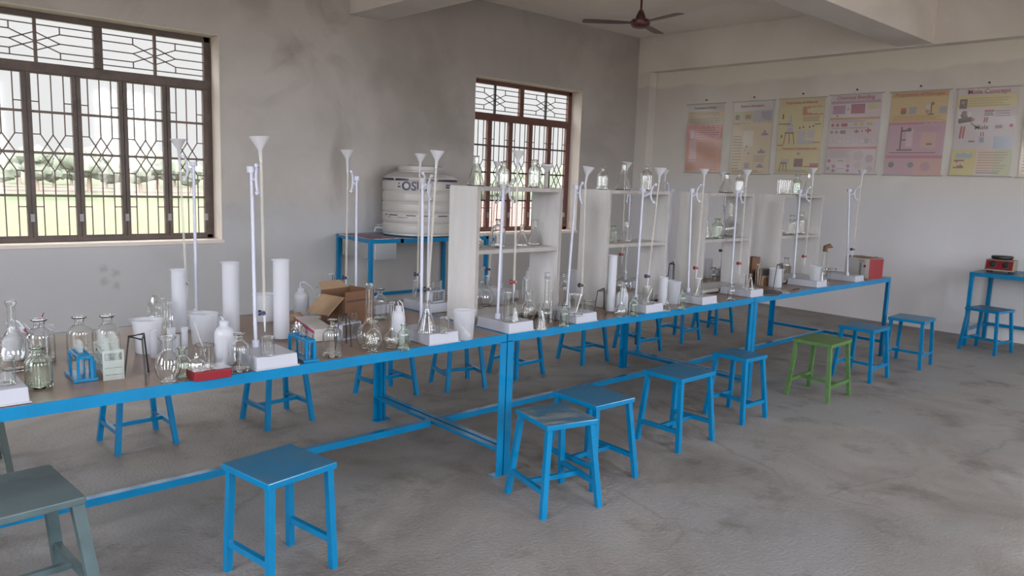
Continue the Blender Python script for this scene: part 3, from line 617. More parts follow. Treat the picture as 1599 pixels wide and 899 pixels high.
chart('chart', 'chart with yellow top and mauve lower half showing a stand drawing', 1388, 1476, 143, 273,
 [('r', 0, 0, 1, .36, srgb(222, 192, 128)), ('r', 0, 0, 1, .065, srgb(214, 166, 108)), ('r', 0, .36, 1, 1, srgb(206, 164, 182)), ('r', 0, .365, 1, .395, srgb(196, 120, 150)), ('r', .18, .19, .28, .23, srgb(186, 80, 78)), ('r', .18, .22, .28, .265, srgb(120, 80, 76)), ('r', .33, .18, .46, .265, srgb(166, 170, 180)), ('r', .86, .19, .99, .265, srgb(168, 172, 176)), ('r', .62, .16, .7, .22, srgb(214, 206, 206)), ('r', .62, .22, .68, .26, srgb(196, 130, 110)),
  ('b', .72, .14, .72, .275, .012, DK), ('b', .66, .275, .78, .275, .012, DK), ('d', .74, .15, .03, srgb(120, 100, 80)), ('b', .24, .42, .24, .70, .016, DK), ('b', .18, .70, .46, .70, .014, DK), ('b', .24, .47, .42, .46, .02, DK), ('b', .24, .58, .34, .575, .014, DK), ('d', .38, .455, .04, srgb(90, 80, 90)), ('r', .33, .45, .45, .66, srgb(222, 196, 206)), ('r', .6, .5, .86, .68, srgb(222, 176, 162)), ('r', .7, .62, .8, .64, srgb(110, 80, 76)),
  ('r', 0, .765, 1, .80, srgb(196, 116, 132)), ('r', .52, .8, 1, 1, srgb(214, 166, 160)), ('d', .11, .88, .055, srgb(110, 106, 110)), ('d', .46, .88, .055, srgb(130, 132, 130)), ('d', .72, .9, .09, srgb(196, 150, 160)), ('l', .05, .28, .95, .35, 4, srgb(186, 140, 84)), ('l', .48, .42, .95, .48, 3, srgb(186, 150, 170)), ('l', .05, .72, .95, .745, 1, DK)],
 texts=[('Preparation of Nitrogen', .5, .036, .058, srgb(176, 92, 40))])
chart('chart', 'white and yellow mole chart with a small dark portrait picture', 1491, 1584, 138, 274,
 [('r', 0, 0, 1, .075, srgb(226, 212, 212)), ('r', 0, .075, 1, .22, srgb(222, 206, 146)), ('r', .04, .115, .17, .225, srgb(84, 62, 50)), ('d', .1, .155, .035, srgb(166, 130, 104)), ('r', 0, .225, 1, .7, srgb(214, 202, 206)), ('r', .04, .26, .27, .4, srgb(226, 222, 220)), ('d', .14, .28, .05, srgb(120, 112, 108)), ('b', .05, .37, .28, .35, .055, srgb(74, 44, 42)), ('b', .1, .33, .19, .3, .07, srgb(110, 92, 88)), ('d', .3, .355, .03, srgb(186, 140, 110)),
  ('r', .48, .25, .64, .27, RD), ('r', .48, .28, .62, .29, DK), ('r', .48, .30, .64, .31, DK), ('b', .5, .33, .49, .39, .014, RD), ('b', .54, .33, .53, .39, .014, RD), ('b', .12, .43, .1, .57, .02, RD), ('b', .17, .43, .15, .57, .02, RD), ('b', .27, .39, .36, .44, .01, DK), ('b', .68, .435, .8, .432, .012, DK), ('b', .68, .455, .8, .452, .012, RD), ('d', .94, .43, .03, RD),
  ('b', .46, .5, .46, .55, .01, RD), ('b', .5, .5, .5, .55, .01, RD), ('r', .68, .55, .99, .69, srgb(176, 190, 210)), ('r', .44, .56, .52, .62, srgb(150, 166, 196)), ('b', .26, .605, .36, .605, .014, DK), ('r', 0, .70, .42, 1, srgb(212, 198, 120)), ('r', .07, .73, .35, .80, srgb(150, 176, 206)), ('r', .05, .82, .23, .92, srgb(126, 66, 58)), ('d', .14, .87, .035, srgb(226, 180, 160)),
  ('r', .42, .70, .75, 1, srgb(222, 200, 180)), ('r', .72, .70, 1, 1, srgb(196, 204, 160)), ('l', .2, .1, .95, .21, 4, srgb(196, 176, 110)), ('l', .66, .25, .95, .33, 3, GY), ('l', .45, .72, .95, .96, 8, srgb(186, 150, 130)), ('l', .45, .95, .9, .99, 1, srgb(120, 130, 186))],
 texts=[('Mole Concept', .52, .038, .075, RD), ('Mole', .46, .445, .07, srgb(90, 80, 84))])
chart('chart', 'chart cut off by the picture edge beyond the mole chart', 1600, 1700, 133, 277,
 [('r', 0, .3, 1, .55, srgb(206, 196, 206)), ('r', 0, .55, 1, 1, srgb(222, 196, 166)), ('l', .05, .6, .9, .95, 10, srgb(170, 120, 96)), ('l', .05, .1, .9, .28, 6, GY)])

# ------------------------------------------------------------------ ceiling fan
fp = onz(1000, 36, 3.40)
fan = thing('ceiling_fan', 'maroon three blade ceiling fan hanging from a short rod', 'fan', (fp.x, fp.y, 3.40))
obj('motor', MB().lathe([(0, -.055), (.05, -.055), (.085, -.045), (.105, -.02), (.108, .02), (.095, .035), (.05, .04), (.04, .05), (0, .05)], n=32), M['fan'], fan)
obj('canopy_cup', MB().lathe([(.052, .045), (.055, .06), (.04, .10), (.024, .135), (.015, .14)], n=24), M['fan'], fan)
obj('down_rod', MB().tube([(0, 0, .05), (0, 0, .44)], .013, 10), M['fan'], fan)
obj('ceiling_cup', MB().lathe([(.015, .38), (.035, .42), (.06, .465), (.062, .485), (0, .485)], n=24), M['fan'], fan)
for k, dg in enumerate((138, 18, -102)):
    a = math.radians(dg); bl = MB(); vs = []
    st = [(.09, .028), (.20, .05), (.35, .062), (.52, .066), (.62, .066), (.645, .045)]
    for r_, hw in st:
        for s in (-1, 1):
            for q in (-.002, .002):
                tilt = .10; y_ = s*hw; vs.append((r_*math.cos(a)-y_*math.sin(a), r_*math.sin(a)+y_*math.cos(a), y_*tilt+q))
    fs = []
    for i in range(len(st)-1):
        b = i*4; fs += [(b, b+4, b+6, b+2), (b+1, b+3, b+7, b+5), (b, b+1, b+5, b+4), (b+2, b+6, b+7, b+3)]
    fs += [(0, 2, 3, 1), (len(vs)-4, len(vs)-3, len(vs)-1, len(vs)-2)]
    bl.add(vs, fs); obj('blade', bl, M['fan'], fan)

# ------------------------------------------------------------------ wash stand: steel sink, water tank
SX0, SX1, SY0, SY1, SZ = 1.62, 3.28, 3.965, 4.845, .945
sk = thing('sink_stand', 'blue angle iron stand with a steel sink, standing under the water tank', 'stand', ((SX0+SX1)/2, (SY0+SY1)/2, 0))
L, W = (SX1-SX0)/2, (SY1-SY0)/2
sh = lambda x, y: x + .10*(y+W)/(2*W)*(1 if x < 0 else 0)           # the end of the frame is welded a little out of square
rm = MB()
for s in (-1, 1): rm.beam((sh(-L, s*W), s*(W-.02), SZ-.022), (L, s*(W-.02), SZ-.022), .04, .044)
rm.beam((sh(-L, -W)+.02, -W, SZ-.022), (sh(-L, W)+.02, W, SZ-.022), .04, .043); rm.beam((L-.02, -W, SZ-.022), (L-.02, W, SZ-.022), .04, .043); rm.beam((-.42, -W, SZ-.022), (-.42, W, SZ-.022), .04, .043)
obj('rim', rm, M['blue'], sk)
obj('shelf_sheet', MB().span((-.41, -W+.03, SZ-.012), (L-.03, W-.03, SZ-.001)), M['blue'], sk)
for x, y in ((-L, -W), (sh(-L, W), W), (L, -W), (L, W)):
    sx = .02 if x < 0 else -.02; sy = .02 if y < 0 else -.02
    obj('leg', MB().box((x+sx, y+sy, (SZ-.03)/2), (.042, .042, SZ-.03)), M['blue'], sk, bevel=.003)
obj('low_rail', MB().box((0, W-.02, .2), (2*L-.1, .03, .035)), M['blue'], sk)
bw_ = MB(); x0, x1, y0, y1, zb_ = -L+.10, -.46, -W+.06, W-.14, SZ-.23
for a, b in (((x0, y0), (x1, y0)), ((x1, y0), (x1, y1)), ((x1, y1), (x0, y1)), ((x0, y1), (x0, y0))):
    bw_.beam((a[0], a[1], (zb_+SZ-.012)/2), (b[0], b[1], (zb_+SZ-.012)/2), .006, SZ-.012-zb_)
bw_.span((x0, y0, zb_), (x1, y1, zb_+.006)); bw_.span((x0-.03, y0-.03, SZ-.014), (x1+.03, y0, SZ+.004)); bw_.span((x0-.03, y1, SZ-.014), (x1+.03, y1+.03, SZ+.004)); bw_.span((x0-.03, y0, SZ-.014), (x0, y1, SZ+.004)); bw_.span((x1, y0, SZ-.014), (x1+.03, y1, SZ+.004))
obj('sink_bowl', bw_, M['steel'], sk, bevel=.002)
obj('maroon_film', MB().span((x0+.01, y0+.01, SZ+.0045), (x1-.01, y1-.02, SZ+.008)), mat('maroon_film', (.16, .008, .05), .3), sk, label='maroon plastic film over the sink bowl')  # flat maroon sheet just above the sink rim
cx_, cy_ = (x0+x1)/2, (y0+y1)/2
obj('drain_pipe', MB().lathe([(.05, zb_-.005), (.045, zb_-.03), (.026, zb_-.06)], (cx_, cy_, 0), 16).tube([(cx_, cy_, zb_-.05), (cx_+.01, cy_, zb_-.2), (cx_+.05, cy_, zb_-.5), (cx_+.12, cy_, .03)], .024, 10), M['white'], sk)

tc_ = Vector((2.575, 4.41, SZ)); TR, TH = .437, .80
tank = thing('water_tank', 'round white ribbed plastic water tank standing on the blue stand by the wall', 'tank', tc_)
M['tank'] = mat('tank_white', (.43, .41, .38), .35)
pr = [(0, .002), (TR-.03, .002), (TR-.01, .015)]
for z0 in (.03, .15, .27, .39, .51): pr += [(TR-.012, z0), (TR-.002, z0+.012), (TR, z0+.03), (TR, z0+.085), (TR-.002, z0+.105), (TR-.012, z0+.118)]
pr += [(TR, .64), (TR-.005, .665), (TR-.05, .695), (TR-.13, .725), (TR-.165, .73), (TR-.165, .745), (0, .745)]
obj('body', MB().lathe(pr, n=64), M['tank'], tank)
obj('lid', MB().lathe([(.255, .745), (.262, .75), (.262, .795), (.25, .803), (.16, .806), (.15, .816), (0, .818)], n=48), M['tank'], tank)
band = MB(); ang0 = math.atan2(CAM.y-tc_.y, CAM.x-tc_.x)
def curved(a0, a1, z0, z1, r=TR+.0022, n=24):
    vs = []; n = max(2, int(abs(a1-a0)*20))
    for i in range(n+1):
        a = a0+(a1-a0)*i/n; vs += [(r*math.cos(a), r*math.sin(a), z0), (r*math.cos(a), r*math.sin(a), z1)]
    band.add(vs, [(2*i, 2*i+2, 2*i+3, 2*i+1) for i in range(n)], 0, True)
for a, b in ((-1.5, -.75), (-.68, -.30), (.05, .38), (.46, 1.6)): curved(ang0+a, ang0+b, .632, .654, TR+.001)
for a, b in ((-1.1, -.98), (-.9, -.6), (-.35, -.1), (.02, .3), (.5, .8)): curved(ang0+a, ang0+b, .235, .246)
for a, b in ((-.95, -.85), (-.62, -.3), (-.05, .1)): curved(ang0+a, ang0+b, .215, .220)
onc = lambda a00, zz: (lambda tx, ty: ((TR+.003)*math.cos(a00+tx/TR), (TR+.003)*math.sin(a00+tx/TR), zz+ty))
band.text('OSUP', .135, onc(ang0-.10, .567), 0, bold=.004)
for k, (dx, dz) in enumerate(((-.02, -.01), (.02, -.01), (0, .025))): band.lathe([(0, .0), (.011, .0)], ((TR+.003)*math.cos(ang0-.56+dx), (TR+.003)*math.sin(ang0-.56+dx), .572+dz), 8, axis=(Vector((-math.sin(ang0), math.cos(ang0), 0)), Vector((0, 0, 1)), Vector((math.cos(ang0), math.sin(ang0), 0))))
for z, wd in ((.585, .09), (.56, .06)): curved(ang0+.72, ang0+.72+wd/TR, z, z+.014)
obj('printing', band, M['navy'], tank)
tp = MB(); ta = math.radians(152); d = Vector((math.cos(ta), math.sin(ta), 0)); p0 = d*(TR-.015)+Vector((0, 0, .075))
tp.tube([p0, p0+d*.10], .016, 10); tp.tube([p0+d*.085, p0+d*.10+Vector((0, 0, -.045))], .014, 10); tp.tube([p0+d*.055, p0+d*.055+Vector((0, 0, .035))], .009, 8); tp.tube([p0+d*.02+Vector((0, 0, .036)), p0+d*.09+Vector((0, 0, .036))], .007, 8)
obj('tap', tp, M['white'], tank)

# ------------------------------------------------------------------ small wall table with heater
WX0, WX1, WY1, WY0, WZ = 6.50, 7.22, -.30, -1.75, .815
wt = thing('wall_table', 'small blue framed table against the end wall, cut by the picture edge', 'table', ((WX0+WX1)/2, (WY0+WY1)/2, 0))
L, W = (WX1-WX0)/2, (WY1-WY0)/2
rm = MB()
for s in (-1, 1): rm.span((-L, s*W, WZ-.042), (L, s*(W-.006), WZ)); rm.span((s*L, -W, WZ-.042), (s*(L-.006), W, WZ))
obj('rim', rm, M['blue'], wt)
obj('tabletop', MB().span((-L+.006, -W+.006, WZ-.02), (L-.006, W-.006, WZ-.001)), M['blue_seat'], wt)
for x in (-1, 1):
    for y in (-1, 1): obj('leg', MB().box((x*(L-.021), y*(W-.021), (WZ-.03)/2), (.040, .040, WZ-.03)), M['blue'], wt, bevel=.003)
obj('low_rail', MB().box((L-.021, 0, .18), (.026, 2*W-.085, .035)), M['blue'], wt)
for y in (-1, 1): obj('end_rail', MB().box((0, y*(W-.021), .18), (2*L-.085, .026, .035)), M['blue'], wt)
hp = onz(1563, 427, WZ); hb = thing('hotplate', 'cream and red hotplate with two black knobs on the wall table', 'heater', (hp.x+.14, hp.y+.045, WZ), math.radians(6))
hb.scale = (1, 1, 1.22)
M['cream'] = mat('cream_enamel', (.22, .195, .13), .45); w2 = .135
by = MB(); by.add([(-.12, w2, .018), (-.12, -w2, .018), (.13, -w2, .018), (.13, w2, .018), (-.075, w2, .115), (-.075, -w2, .115), (.13, -w2, .115), (.13, w2, .115)], [(3, 2, 1, 0), (4, 5, 6, 7), (0, 1, 5, 4), (1, 2, 6, 5), (2, 3, 7, 6), (3, 0, 4, 7)])
obj('body', by, M['cream'], hb, bevel=.006)
fpn = MB(); fpn.add([(-.1165, w2-.012, .03), (-.1165, -w2+.012, .03), (-.081, -w2+.012, .107), (-.081, w2-.012, .107), (-.1195, w2-.012, .0315), (-.1195, -w2+.012, .0315), (-.084, -w2+.012, .1085), (-.084, w2-.012, .1085)], [(4, 5, 6, 7), (0, 1, 5, 4), (1, 2, 6, 5), (2, 3, 7, 6), (3, 0, 4, 7)])
obj('front_panel', fpn, mat('panel_red', (.17, .006, .014), .3), hb, label='glossy red front panel')
nrm = Vector((-.907, 0, .42)).normalized(); uu = Vector((0, 1, 0)); vv = nrm.cross(uu)
for y in (.06, -.06): obj('knob', MB().lathe([(.034, 0), (.034, .004), (.024, .006), (.021, .024), (0, .026)], (-.099, y, .073), 18, axis=(uu, vv, nrm)), M['black'], hb)
obj('plate', MB().lathe([(.09, .115), (.095, .122), (.105, .130), (.105, .142), (.095, .147), (0, .147)], (.03, 0, 0), 32), M['iron'], hb)
for x in (-.09, .1):
    for y in (-.1, .1): obj('rubber_foot', MB().lathe([(0, 0), (.012, 0), (.015, .019), (0, .019)], (x, y, 0), 12), M['black'], hb)

# ------------------------------------------------------------------ laboratory ware: shapes by radius r and height h
def hollow(pr, t):
    """closed wall of thickness t from an outer profile"""
    k = max(range(len(pr)), key=lambda i: pr[i][1]); out = pr[:k+1]; inn = []
    for i, (r, z) in enumerate(out):
        a, b = out[max(i-1, 0)], out[min(i+1, len(out)-1)]; d = Vector((b[0]-a[0], b[1]-a[1]))
        nr = Vector((-d.y, d.x)).normalized() if d.length > 1e-9 else Vector((-1, 0))
        q = (max(0.0, r+nr.x*t), z+nr.y*t)
        if i == 0: q = (0.0, z+t*1.6)
        inn.append(q)
    zt = out[-1][1]; inn = [(r, min(z, zt-t*.1)) for r, z in inn]
    lo = inn[0][1]; inn = [(r, max(z, lo)) for r, z in inn]
    return out + inn[::-1]
def ringed(pr, h):
    out = [pr[0]]
    for (a, b), (c, d) in zip(pr, pr[1:]):
        L = math.hypot(c-a, d-b)
        if L > .12*h:
            for t in (.02*h/L, 1-.02*h/L): out.append((a+(c-a)*t, b+(d-b)*t))
        out.append((c, d))
    return out
def p_reagent(r, h, lip=.60, neck=.36):
    return [(0, .05*h), (.6*r, .035*h), (.8*r, .008*h), (.9*r, 0), (r, .03*h), (r, .57*h), (.97*r, .64*h), (.86*r, .70*h), (.62*r, .755*h), (neck*r*1.08, .80*h), (neck*r, .84*h), (neck*r, .92*h), (lip*r*.86, .955*h), (lip*r, .975*h), (lip*r, .995*h), (lip*r*.8, h), (neck*.8*r, .985*h), (neck*.78*r, .85*h)]
def p_round(r, h, lip=.42, neck=.24):
    o = [(0, .03*h), (.45*r, .015*h), (.58*r, 0)]
    for k in range(9):
        a = -.95 + 2.15*k/8; o.append((max(neck*r, r*math.cos(a)), .37*h+.36*h*math.sin(a)))
    return o + [(neck*r, .76*h), (neck*r, .90*h), (lip*r, .95*h), (lip*r, .985*h), (lip*.8*r, h), (neck*.8*r, .98*h)]
def p_vol(r, h, neck=.22):
    o = [(0, .02*h), (.4*r, .012*h), (.55*r, 0)]; bh = min(2.2*r, .55*h)
    for k in range(10):
        a = -.95 + 2.05*k/9; o.append((max(neck*r, r*math.cos(a)), bh*.46+bh*.50*math.sin(a)))
    return o + [(neck*r*1.15, bh*1.05), (neck*r, bh*1.18), (neck*r, .93*h), (neck*r*1.35, .95*h), (neck*r*1.35, .995*h), (neck*r*1.1, h)]
def p_cone(r, h, neck=.30):
    return [(0, .012*h), (.8*r, .008*h), (.93*r, .0), (r, .03*h), (.985*r, .07*h), (neck*r*1.12, .70*h), (neck*r, .76*h), (neck*r, .955*h), (neck*r*1.28, .985*h), (neck*r*1.2, h), (neck*.85*r, .99*h)]
def p_beaker(r, h, flare=1.05): return [(0, .02*h), (.88*r, .012*h), (.95*r, .0), (r, .04*h), (r, .93*h), (r*flare*1.01, .985*h), (r*flare, h), (r*.97, .985*h)]
def p_taper(r, h): return [(0, .02*h), (.76*r, .012*h), (.82*r, 0), (.85*r, .03*h), (.99*r, .93*h), (r*1.06, .985*h), (r*1.05, h), (r*.96, .985*h)]
def p_cyl(r, h): return [(0, .02*h), (.9*r, .018*h), (.98*r, .02*h), (r, .04*h), (r, .98*h), (r*1.06, .99*h), (r*1.05, h), (r*.96, .99*h)]
def p_tube(r, h): return [(0, 0), (.5*r, .13*r), (.87*r, .5*r), (r, r), (r, .985*h), (r*1.15, .992*h), (r*1.12, h), (r*.9, .992*h)]
def p_jug(r, h): return [(0, .02*h), (.85*r, .0), (.96*r, .015*h), (r, .05*h), (r, .10*h), (r, .72*h), (.985*r, .77*h), (.88*r, .845*h), (.70*r, .90*h), (.50*r, .93*h), (.44*r, .955*h), (.42*r, h), (0, h)]
SP = math.atan2(-RT.y, -RT.x)                                      # towards the viewer's left
def ware(kind, x, yb, w, yt, label, cat, name, m='glass', z=H, group=None, lip=None, neck=None, spout=None, P=None, n=None):
    if P is None: P, r = foot(x, yb, z, w)
    else: r = w/2*depth(P)/FPX
    h = height(P, x, yt)
    kw = {}
    if lip: kw['lip'] = lip
    if neck: kw['neck'] = neck
    pr = {'reagent': p_reagent, 'round': p_round, 'vol': p_vol, 'cone': p_cone, 'beaker': p_beaker, 'taper': p_taper, 'cyl': p_cyl, 'tube': p_tube}[kind](r, h, **kw)
    if m.startswith('glass') and m != 'glass_thin': pr = hollow(pr, min(r*.16, {'reagent': .0026, 'round': .0022}.get(kind, .0014)))
    pr = ringed(pr, h)
    mb = MB().lathe(pr, n=n or (16 if r < .012 else 32), spout=spout)
    o = obj(name, mb, M[m], loc=P, sharp=55)
    tag(o, label, cat, group); return o
def at_shelf(x, zs, y=None, dy=.0): return ony(x, 300, (UY0+UY1)/2+dy if y is None else y)
GB, GV, GC, GK, GT, GW = 'glass reagent bottles', 'volumetric flasks', 'conical flasks', 'beakers', 'test tubes', 'wash bottles'

def stopper(o, r, h0, h1, m, name='stopper'):
    return obj(name, MB().lathe([(0, h0), (r*.8, h0), (r, h0+(h1-h0)*.55), (r*1.15, h0+(h1-h0)*.6), (r*1.15, h1), (0, h1)], n=16), m, o)

# ---- reagent bottles standing on the tables: x, bottom y, width, top y
for x, yb, w, yt, lab, m, lp, nk in [
 (51, 568, 41, 497, 'large glass reagent bottle behind the smaller bottle beside the cropped burette stand', 'glass', .58, .36),
 (49.5, 609, 38, 541, 'short squat glass reagent bottle touching the corner of the cropped white stand base', 'glass_green', .58, .36),
 (115.5, 561, 37, 493, 'clear glass reagent bottle standing behind the small blue tube rack', 'glass', .60, .36),
 (160.5, 561, 34, 491, 'clear glass reagent bottle standing behind the long cloudy tube rack', 'glass', .66, .40),
 (369, 582, 30, 520, 'glass reagent bottle between red box and white burette stand base', 'glass', .62, .42),
 (515.5, 559, 30, 498, 'clear round shouldered bottle between blue tube rack and tall volumetric flask', 'glass', .50, .26),
 (591, 500, 21, 450, 'glass reagent bottle just behind the opened cardboard carton', 'glass', .72, .36),
 (629, 548, 19, 506, 'small greenish bottle at the bench edge before the conical flask stand', 'glass_green', .60, .44),
 (881, 511, 14, 476, 'small greenish bottle standing against the third burette stand base after the joint', 'glass_green', .70, .5),
 (990, 494, 14, 464, 'small greenish bottle beside a slim flask below the ribbed bottle unit', 'glass_green', .66, .5),
 (1066, 484, 13, 453, 'small greenish bottle between cloudy plastic beaker and a white stand base', 'glass_green', .62, .4),
 (1143, 469, 12, 443, 'small clear bottle in front of the stand base at the second joint', 'glass', .66, .46),
 (1114, 445, 13, 417, 'clear bottle at the back under the third shelf unit', 'glass', .62, .44),
 (1228, 431, 11, 402, 'clear bottle at the back under the fourth shelf unit', 'glass', .7, .5),
 (1248, 428, 11, 395, 'second clear bottle at the back under the fourth shelf unit', 'glass', .7, .5)]:
    ware('reagent', x, yb, w, yt, lab, 'bottle', 'reagent_bottle', m, group=GB, lip=lp, neck=nk)
ware('round', 254, 602, 39, 524, 'round bellied clear bottle at the bench edge between tripod and red box', 'bottle', 'round_bottle', group=GB, lip=.68, neck=.42)
ware('round', 280, 592, 26, 541, 'bellied bottle half hidden by the round bottle near the red box', 'bottle', 'round_bottle', 'glass_green', group=GB, lip=.62, neck=.4)
ware('round', 580, 553, 27, 500, 'small round shouldered bottle in front of the tallest volumetric flask', 'bottle', 'round_bottle', group=GB, lip=.58, neck=.30)
ware('reagent', 880, 486, 17, 428, 'sunlit glass bottle at the back beside the white end panel of the second shelf unit', 'bottle', 'reagent_bottle', 'glass', group=GB, lip=.6, neck=.5)

# ---- volumetric flasks
for x, yb, w, yt, lab, nk in [
 (3, 586, 58, 469, 'big long necked volumetric flask cut by the picture edge', .20),
 (572, 547, 38, 442, 'tallest volumetric flask, before the brown carton', .27),
 (609, 545, 25, 470, 'volumetric flask beside the small greenish bottle and a wash bottle', .28),
 (750.5, 483, 40, 416, 'long necked flask half behind the first white shelf panel', .17),
 (976, 460, 28, 393, 'tall wide necked flask under the ribbed bottle shelf unit', .30),
 (970, 497, 19, 440, 'slim volumetric flask at the bench edge beside a greenish bottle', .30)]:
    ware('vol', x, yb, w, yt, lab, 'flask', 'volumetric_flask', group=GV, neck=nk)
o = ware('vol', 852.5, 503, 25, 432, 'volumetric flask closed by a grey stopper, before the first shelf unit', 'flask', 'volumetric_flask', group=GV, neck=.28)
hh = max(v.co.z for v in o.data.vertices); stopper(o, .0145, hh-.012, hh+.024, M['grey_clamp'])
o = ware('vol', 1286.5, 446, 15, 391, 'flask with a brown cork at the end of the fourth shelf unit', 'flask', 'volumetric_flask', group=GV, neck=.5)
hh = max(v.co.z for v in o.data.vertices); obj('cork', MB().tube([(0, 0, hh-.01), (.002, 0, hh+.03), (.02, -.03, hh+.045), (.035, -.05, hh+.03)], [.02, .022, .02, .004], 10), M['card'], o)
ware('round', 825, 505, 23, 455, 'round bellied flask beside the glass jar on the first bench past the joint', 'flask', 'round_flask', group=GV, lip=.5, neck=.4)

# ---- conical flasks on the table
for x, yb, w, yt, lab in [
 (496, 497, 34, 447, 'conical flask beside the plain wash bottle behind the lab carton'),
 (844.5, 516, 21, 474, 'small conical flask at the bench edge in front of the stoppered flask'),
 (1042, 486, 13, 467, 'tiny conical flask lying open before the cloudy plastic beaker'),
 (860, 505, 9, 452, 'narrow conical flask beside a red tipped wash bottle tube')]:
    ware('cone', x, yb, w, yt, lab, 'flask', 'conical_flask', group=GC)

# ---- glass beakers, jars and cylinders on the table
for kind, x, yb, w, yt, lab, m, cat, nm in [
 ('beaker', 71, 542, 16, 507, 'little jar of powder behind the large reagent bottle', 'milky_clear', 'jar', 'powder_jar'),
 ('beaker', 315, 573, 28, 537, 'low glass beaker behind the red plastic wrapped box', 'glass', 'beaker', 'glass_beaker'),
 ('beaker', 507, 490, 13, 468, 'small beaker behind the conical flask next to the brown carton flap', 'glass', 'beaker', 'glass_beaker'),
 ('beaker', 757, 456, 19, 430, 'bright rimmed beaker at the back under the first shelf unit', 'glass', 'beaker', 'glass_beaker'),
 ('beaker', 770, 476, 36, 452, 'wide cloudy bowl under the first shelf unit', 'milky_clear', 'bowl', 'plastic_bowl'),
 ('cyl', 820, 499, 10, 436, 'thin glass cylinder beside the wash bottle under the first shelf unit', 'glass', 'cylinder', 'measuring_cylinder'),
 ('cyl', 516.5, 482, 10, 427, 'slim glass measuring cylinder standing behind the brown carton', 'glass', 'cylinder', 'measuring_cylinder'),
 ('beaker', 921, 489, 18, 469, 'stack of low glass dishes beside the dark wire tripod', 'glass', 'dish', 'glass_dish'),
 ('beaker', 1291, 442, 14, 420, 'beaker with bright rim beside the corked flask', 'glass', 'beaker', 'glass_beaker'),
 ('beaker', 1301, 432.5, 13, 419, 'beaker nearest the red box among the glass at the bench end', 'glass', 'beaker', 'glass_beaker')]:
    ware(kind, x, yb, w, yt, lab, cat, nm, m, group=GK)

# ---- cloudy plastic ware
def foot_ring(o, r): obj('foot', MB().lathe([(0, .001), (r*1.12, 0), (r*1.12, .006), (r*.98, .012)], n=28), M['milky'], o)
for x, yb, w, yt, lab in [
 (276.5, 521, 22, 420, 'tall cloudy plastic cylinder behind the graduated plastic beaker'),
 (357, 524, 25, 409, 'tall cloudy plastic cylinder behind the plain wash bottle with red tip'),
 (436, 532, 24, 405, 'tall cloudy plastic cylinder at the end of the white burette stand base'),
 (954, 488, 13, 398, 'tall cloudy plastic cylinder beside the second shelf unit panel')]:
    o = ware('cyl', x, yb, w, yt, lab, 'cylinder', 'plastic_cylinder', 'milky', group='tall plastic cylinders', spout=(SP, 3))
for kind, x, yb, w, yt, lab, m, sp in [
 ('taper', 220.5, 554, 43, 498, 'cloudy plastic beaker with spout behind the black iron tripod', 'milky', 1),
 ('taper', 310.5, 541, 41, 488, 'graduated cloudy plastic beaker before the burette stand rod', 'milky_clear', 1),
 ('beaker', 409, 503, 34, 458, 'cloudy plastic beaker at the back, behind the tall stand rod and cylinder', 'milky', 1),
 ('taper', 722.5, 532, 35, 483, 'tall cloudy plastic beaker with a glass rod, at the table joint', 'milky_clear', 0),
 ('cyl', 1035, 477, 14, 432, 'short cloudy plastic cylinder beside the plastic beaker under the wire rack', 'milky', 0),
 ('taper', 1052, 475, 24, 438, 'cloudy plastic beaker beside the short plastic cylinder', 'milky_clear', 0),
 ('beaker', 896, 467, 18, 421, 'cloudy plastic beaker at the back before the second shelf panel', 'milky', 0),
 ('beaker', 1105, 434, 15, 404, 'cloudy plastic beaker at the back of the third shelf unit', 'milky', 0),
 ('beaker', 1214, 449, 21, 419, 'whitish plastic beaker with a dark wire triangle over its mouth', 'milky', 0)]:
    o = ware(kind, x, yb, w, yt, lab, 'beaker', 'plastic_beaker', m, group='plastic beakers', spout=(SP, 3) if sp else None)
    if x == 310.5:
        rr = max(v.co.x for v in o.data.vertices); hh = max(v.co.z for v in o.data.vertices); tk = MB(); a0 = math.atan2(CAM.y-o.location.y, CAM.x-o.location.x)-.75
        for k in range(8):
            z = hh*(.2+.085*k); r_ = rr*(.83+.12*z/hh)
            tk.add([((r_+.001)*math.cos(a0+q), (r_+.001)*math.sin(a0+q), z+dz) for dz in (0, .0022) for q in (0, .12, .24 if k % 2 else .4)], [(0, 1, 4, 3), (1, 2, 5, 4)])
        obj('scale_marks', tk, M['paper'], o)

# ---- wash bottles: body, cap, bent tube, tip
def wash(x, yb, w, yt, pts, label, tip='red', tipn=1, plane=None, m='milky'):
    P, r = foot(x, yb, H, w); h = height(P, x, yt)
    t = thing('wash_bottle', label, 'bottle', P, 0, GW)
    obj('bottle', MB().lathe(p_jug(r, h*.92), n=26), M[m], t)
    obj('cap', MB().lathe([(.47*r, h*.86), (.50*r, h*.87), (.47*r, h*.97), (.25*r, h), (0, h)], n=18), M['milky'], t)
    q = [facing(a, b, P)-P for a, b in pts]; rt = max(.0028, r*.09)
    k = len(q)-tipn
    obj('tube', MB().tube([Vector((0, 0, h*.98))]+q[:k], rt, 8), M['white'], t)
    obj('nozzle', MB().tube(q[k-1:], [rt*1.25]*(len(q)-k)+[rt*.6], 8), M[tip], t, label={'red': 'red nozzle'}.get(tip))
    return t
wash(12, 565, 36, 512, [(10, 504), (15, 500), (22, 499), (30, 503), (38, 513), (46, 528)], 'cloudy wash bottle at the cropped bench end with a drooping red tip')
wash(31, 551, 24, 508, [(38, 505), (52, 518), (61, 508), (68, 488)], 'cloudy wash bottle behind the large reagent bottle with raised red tip')
wash(345.5, 571, 30, 499, [(345, 494), (348.5, 497), (349.5, 519), (347.5, 533)], 'cloudy wash bottle with red tip beside the red wrapped box')
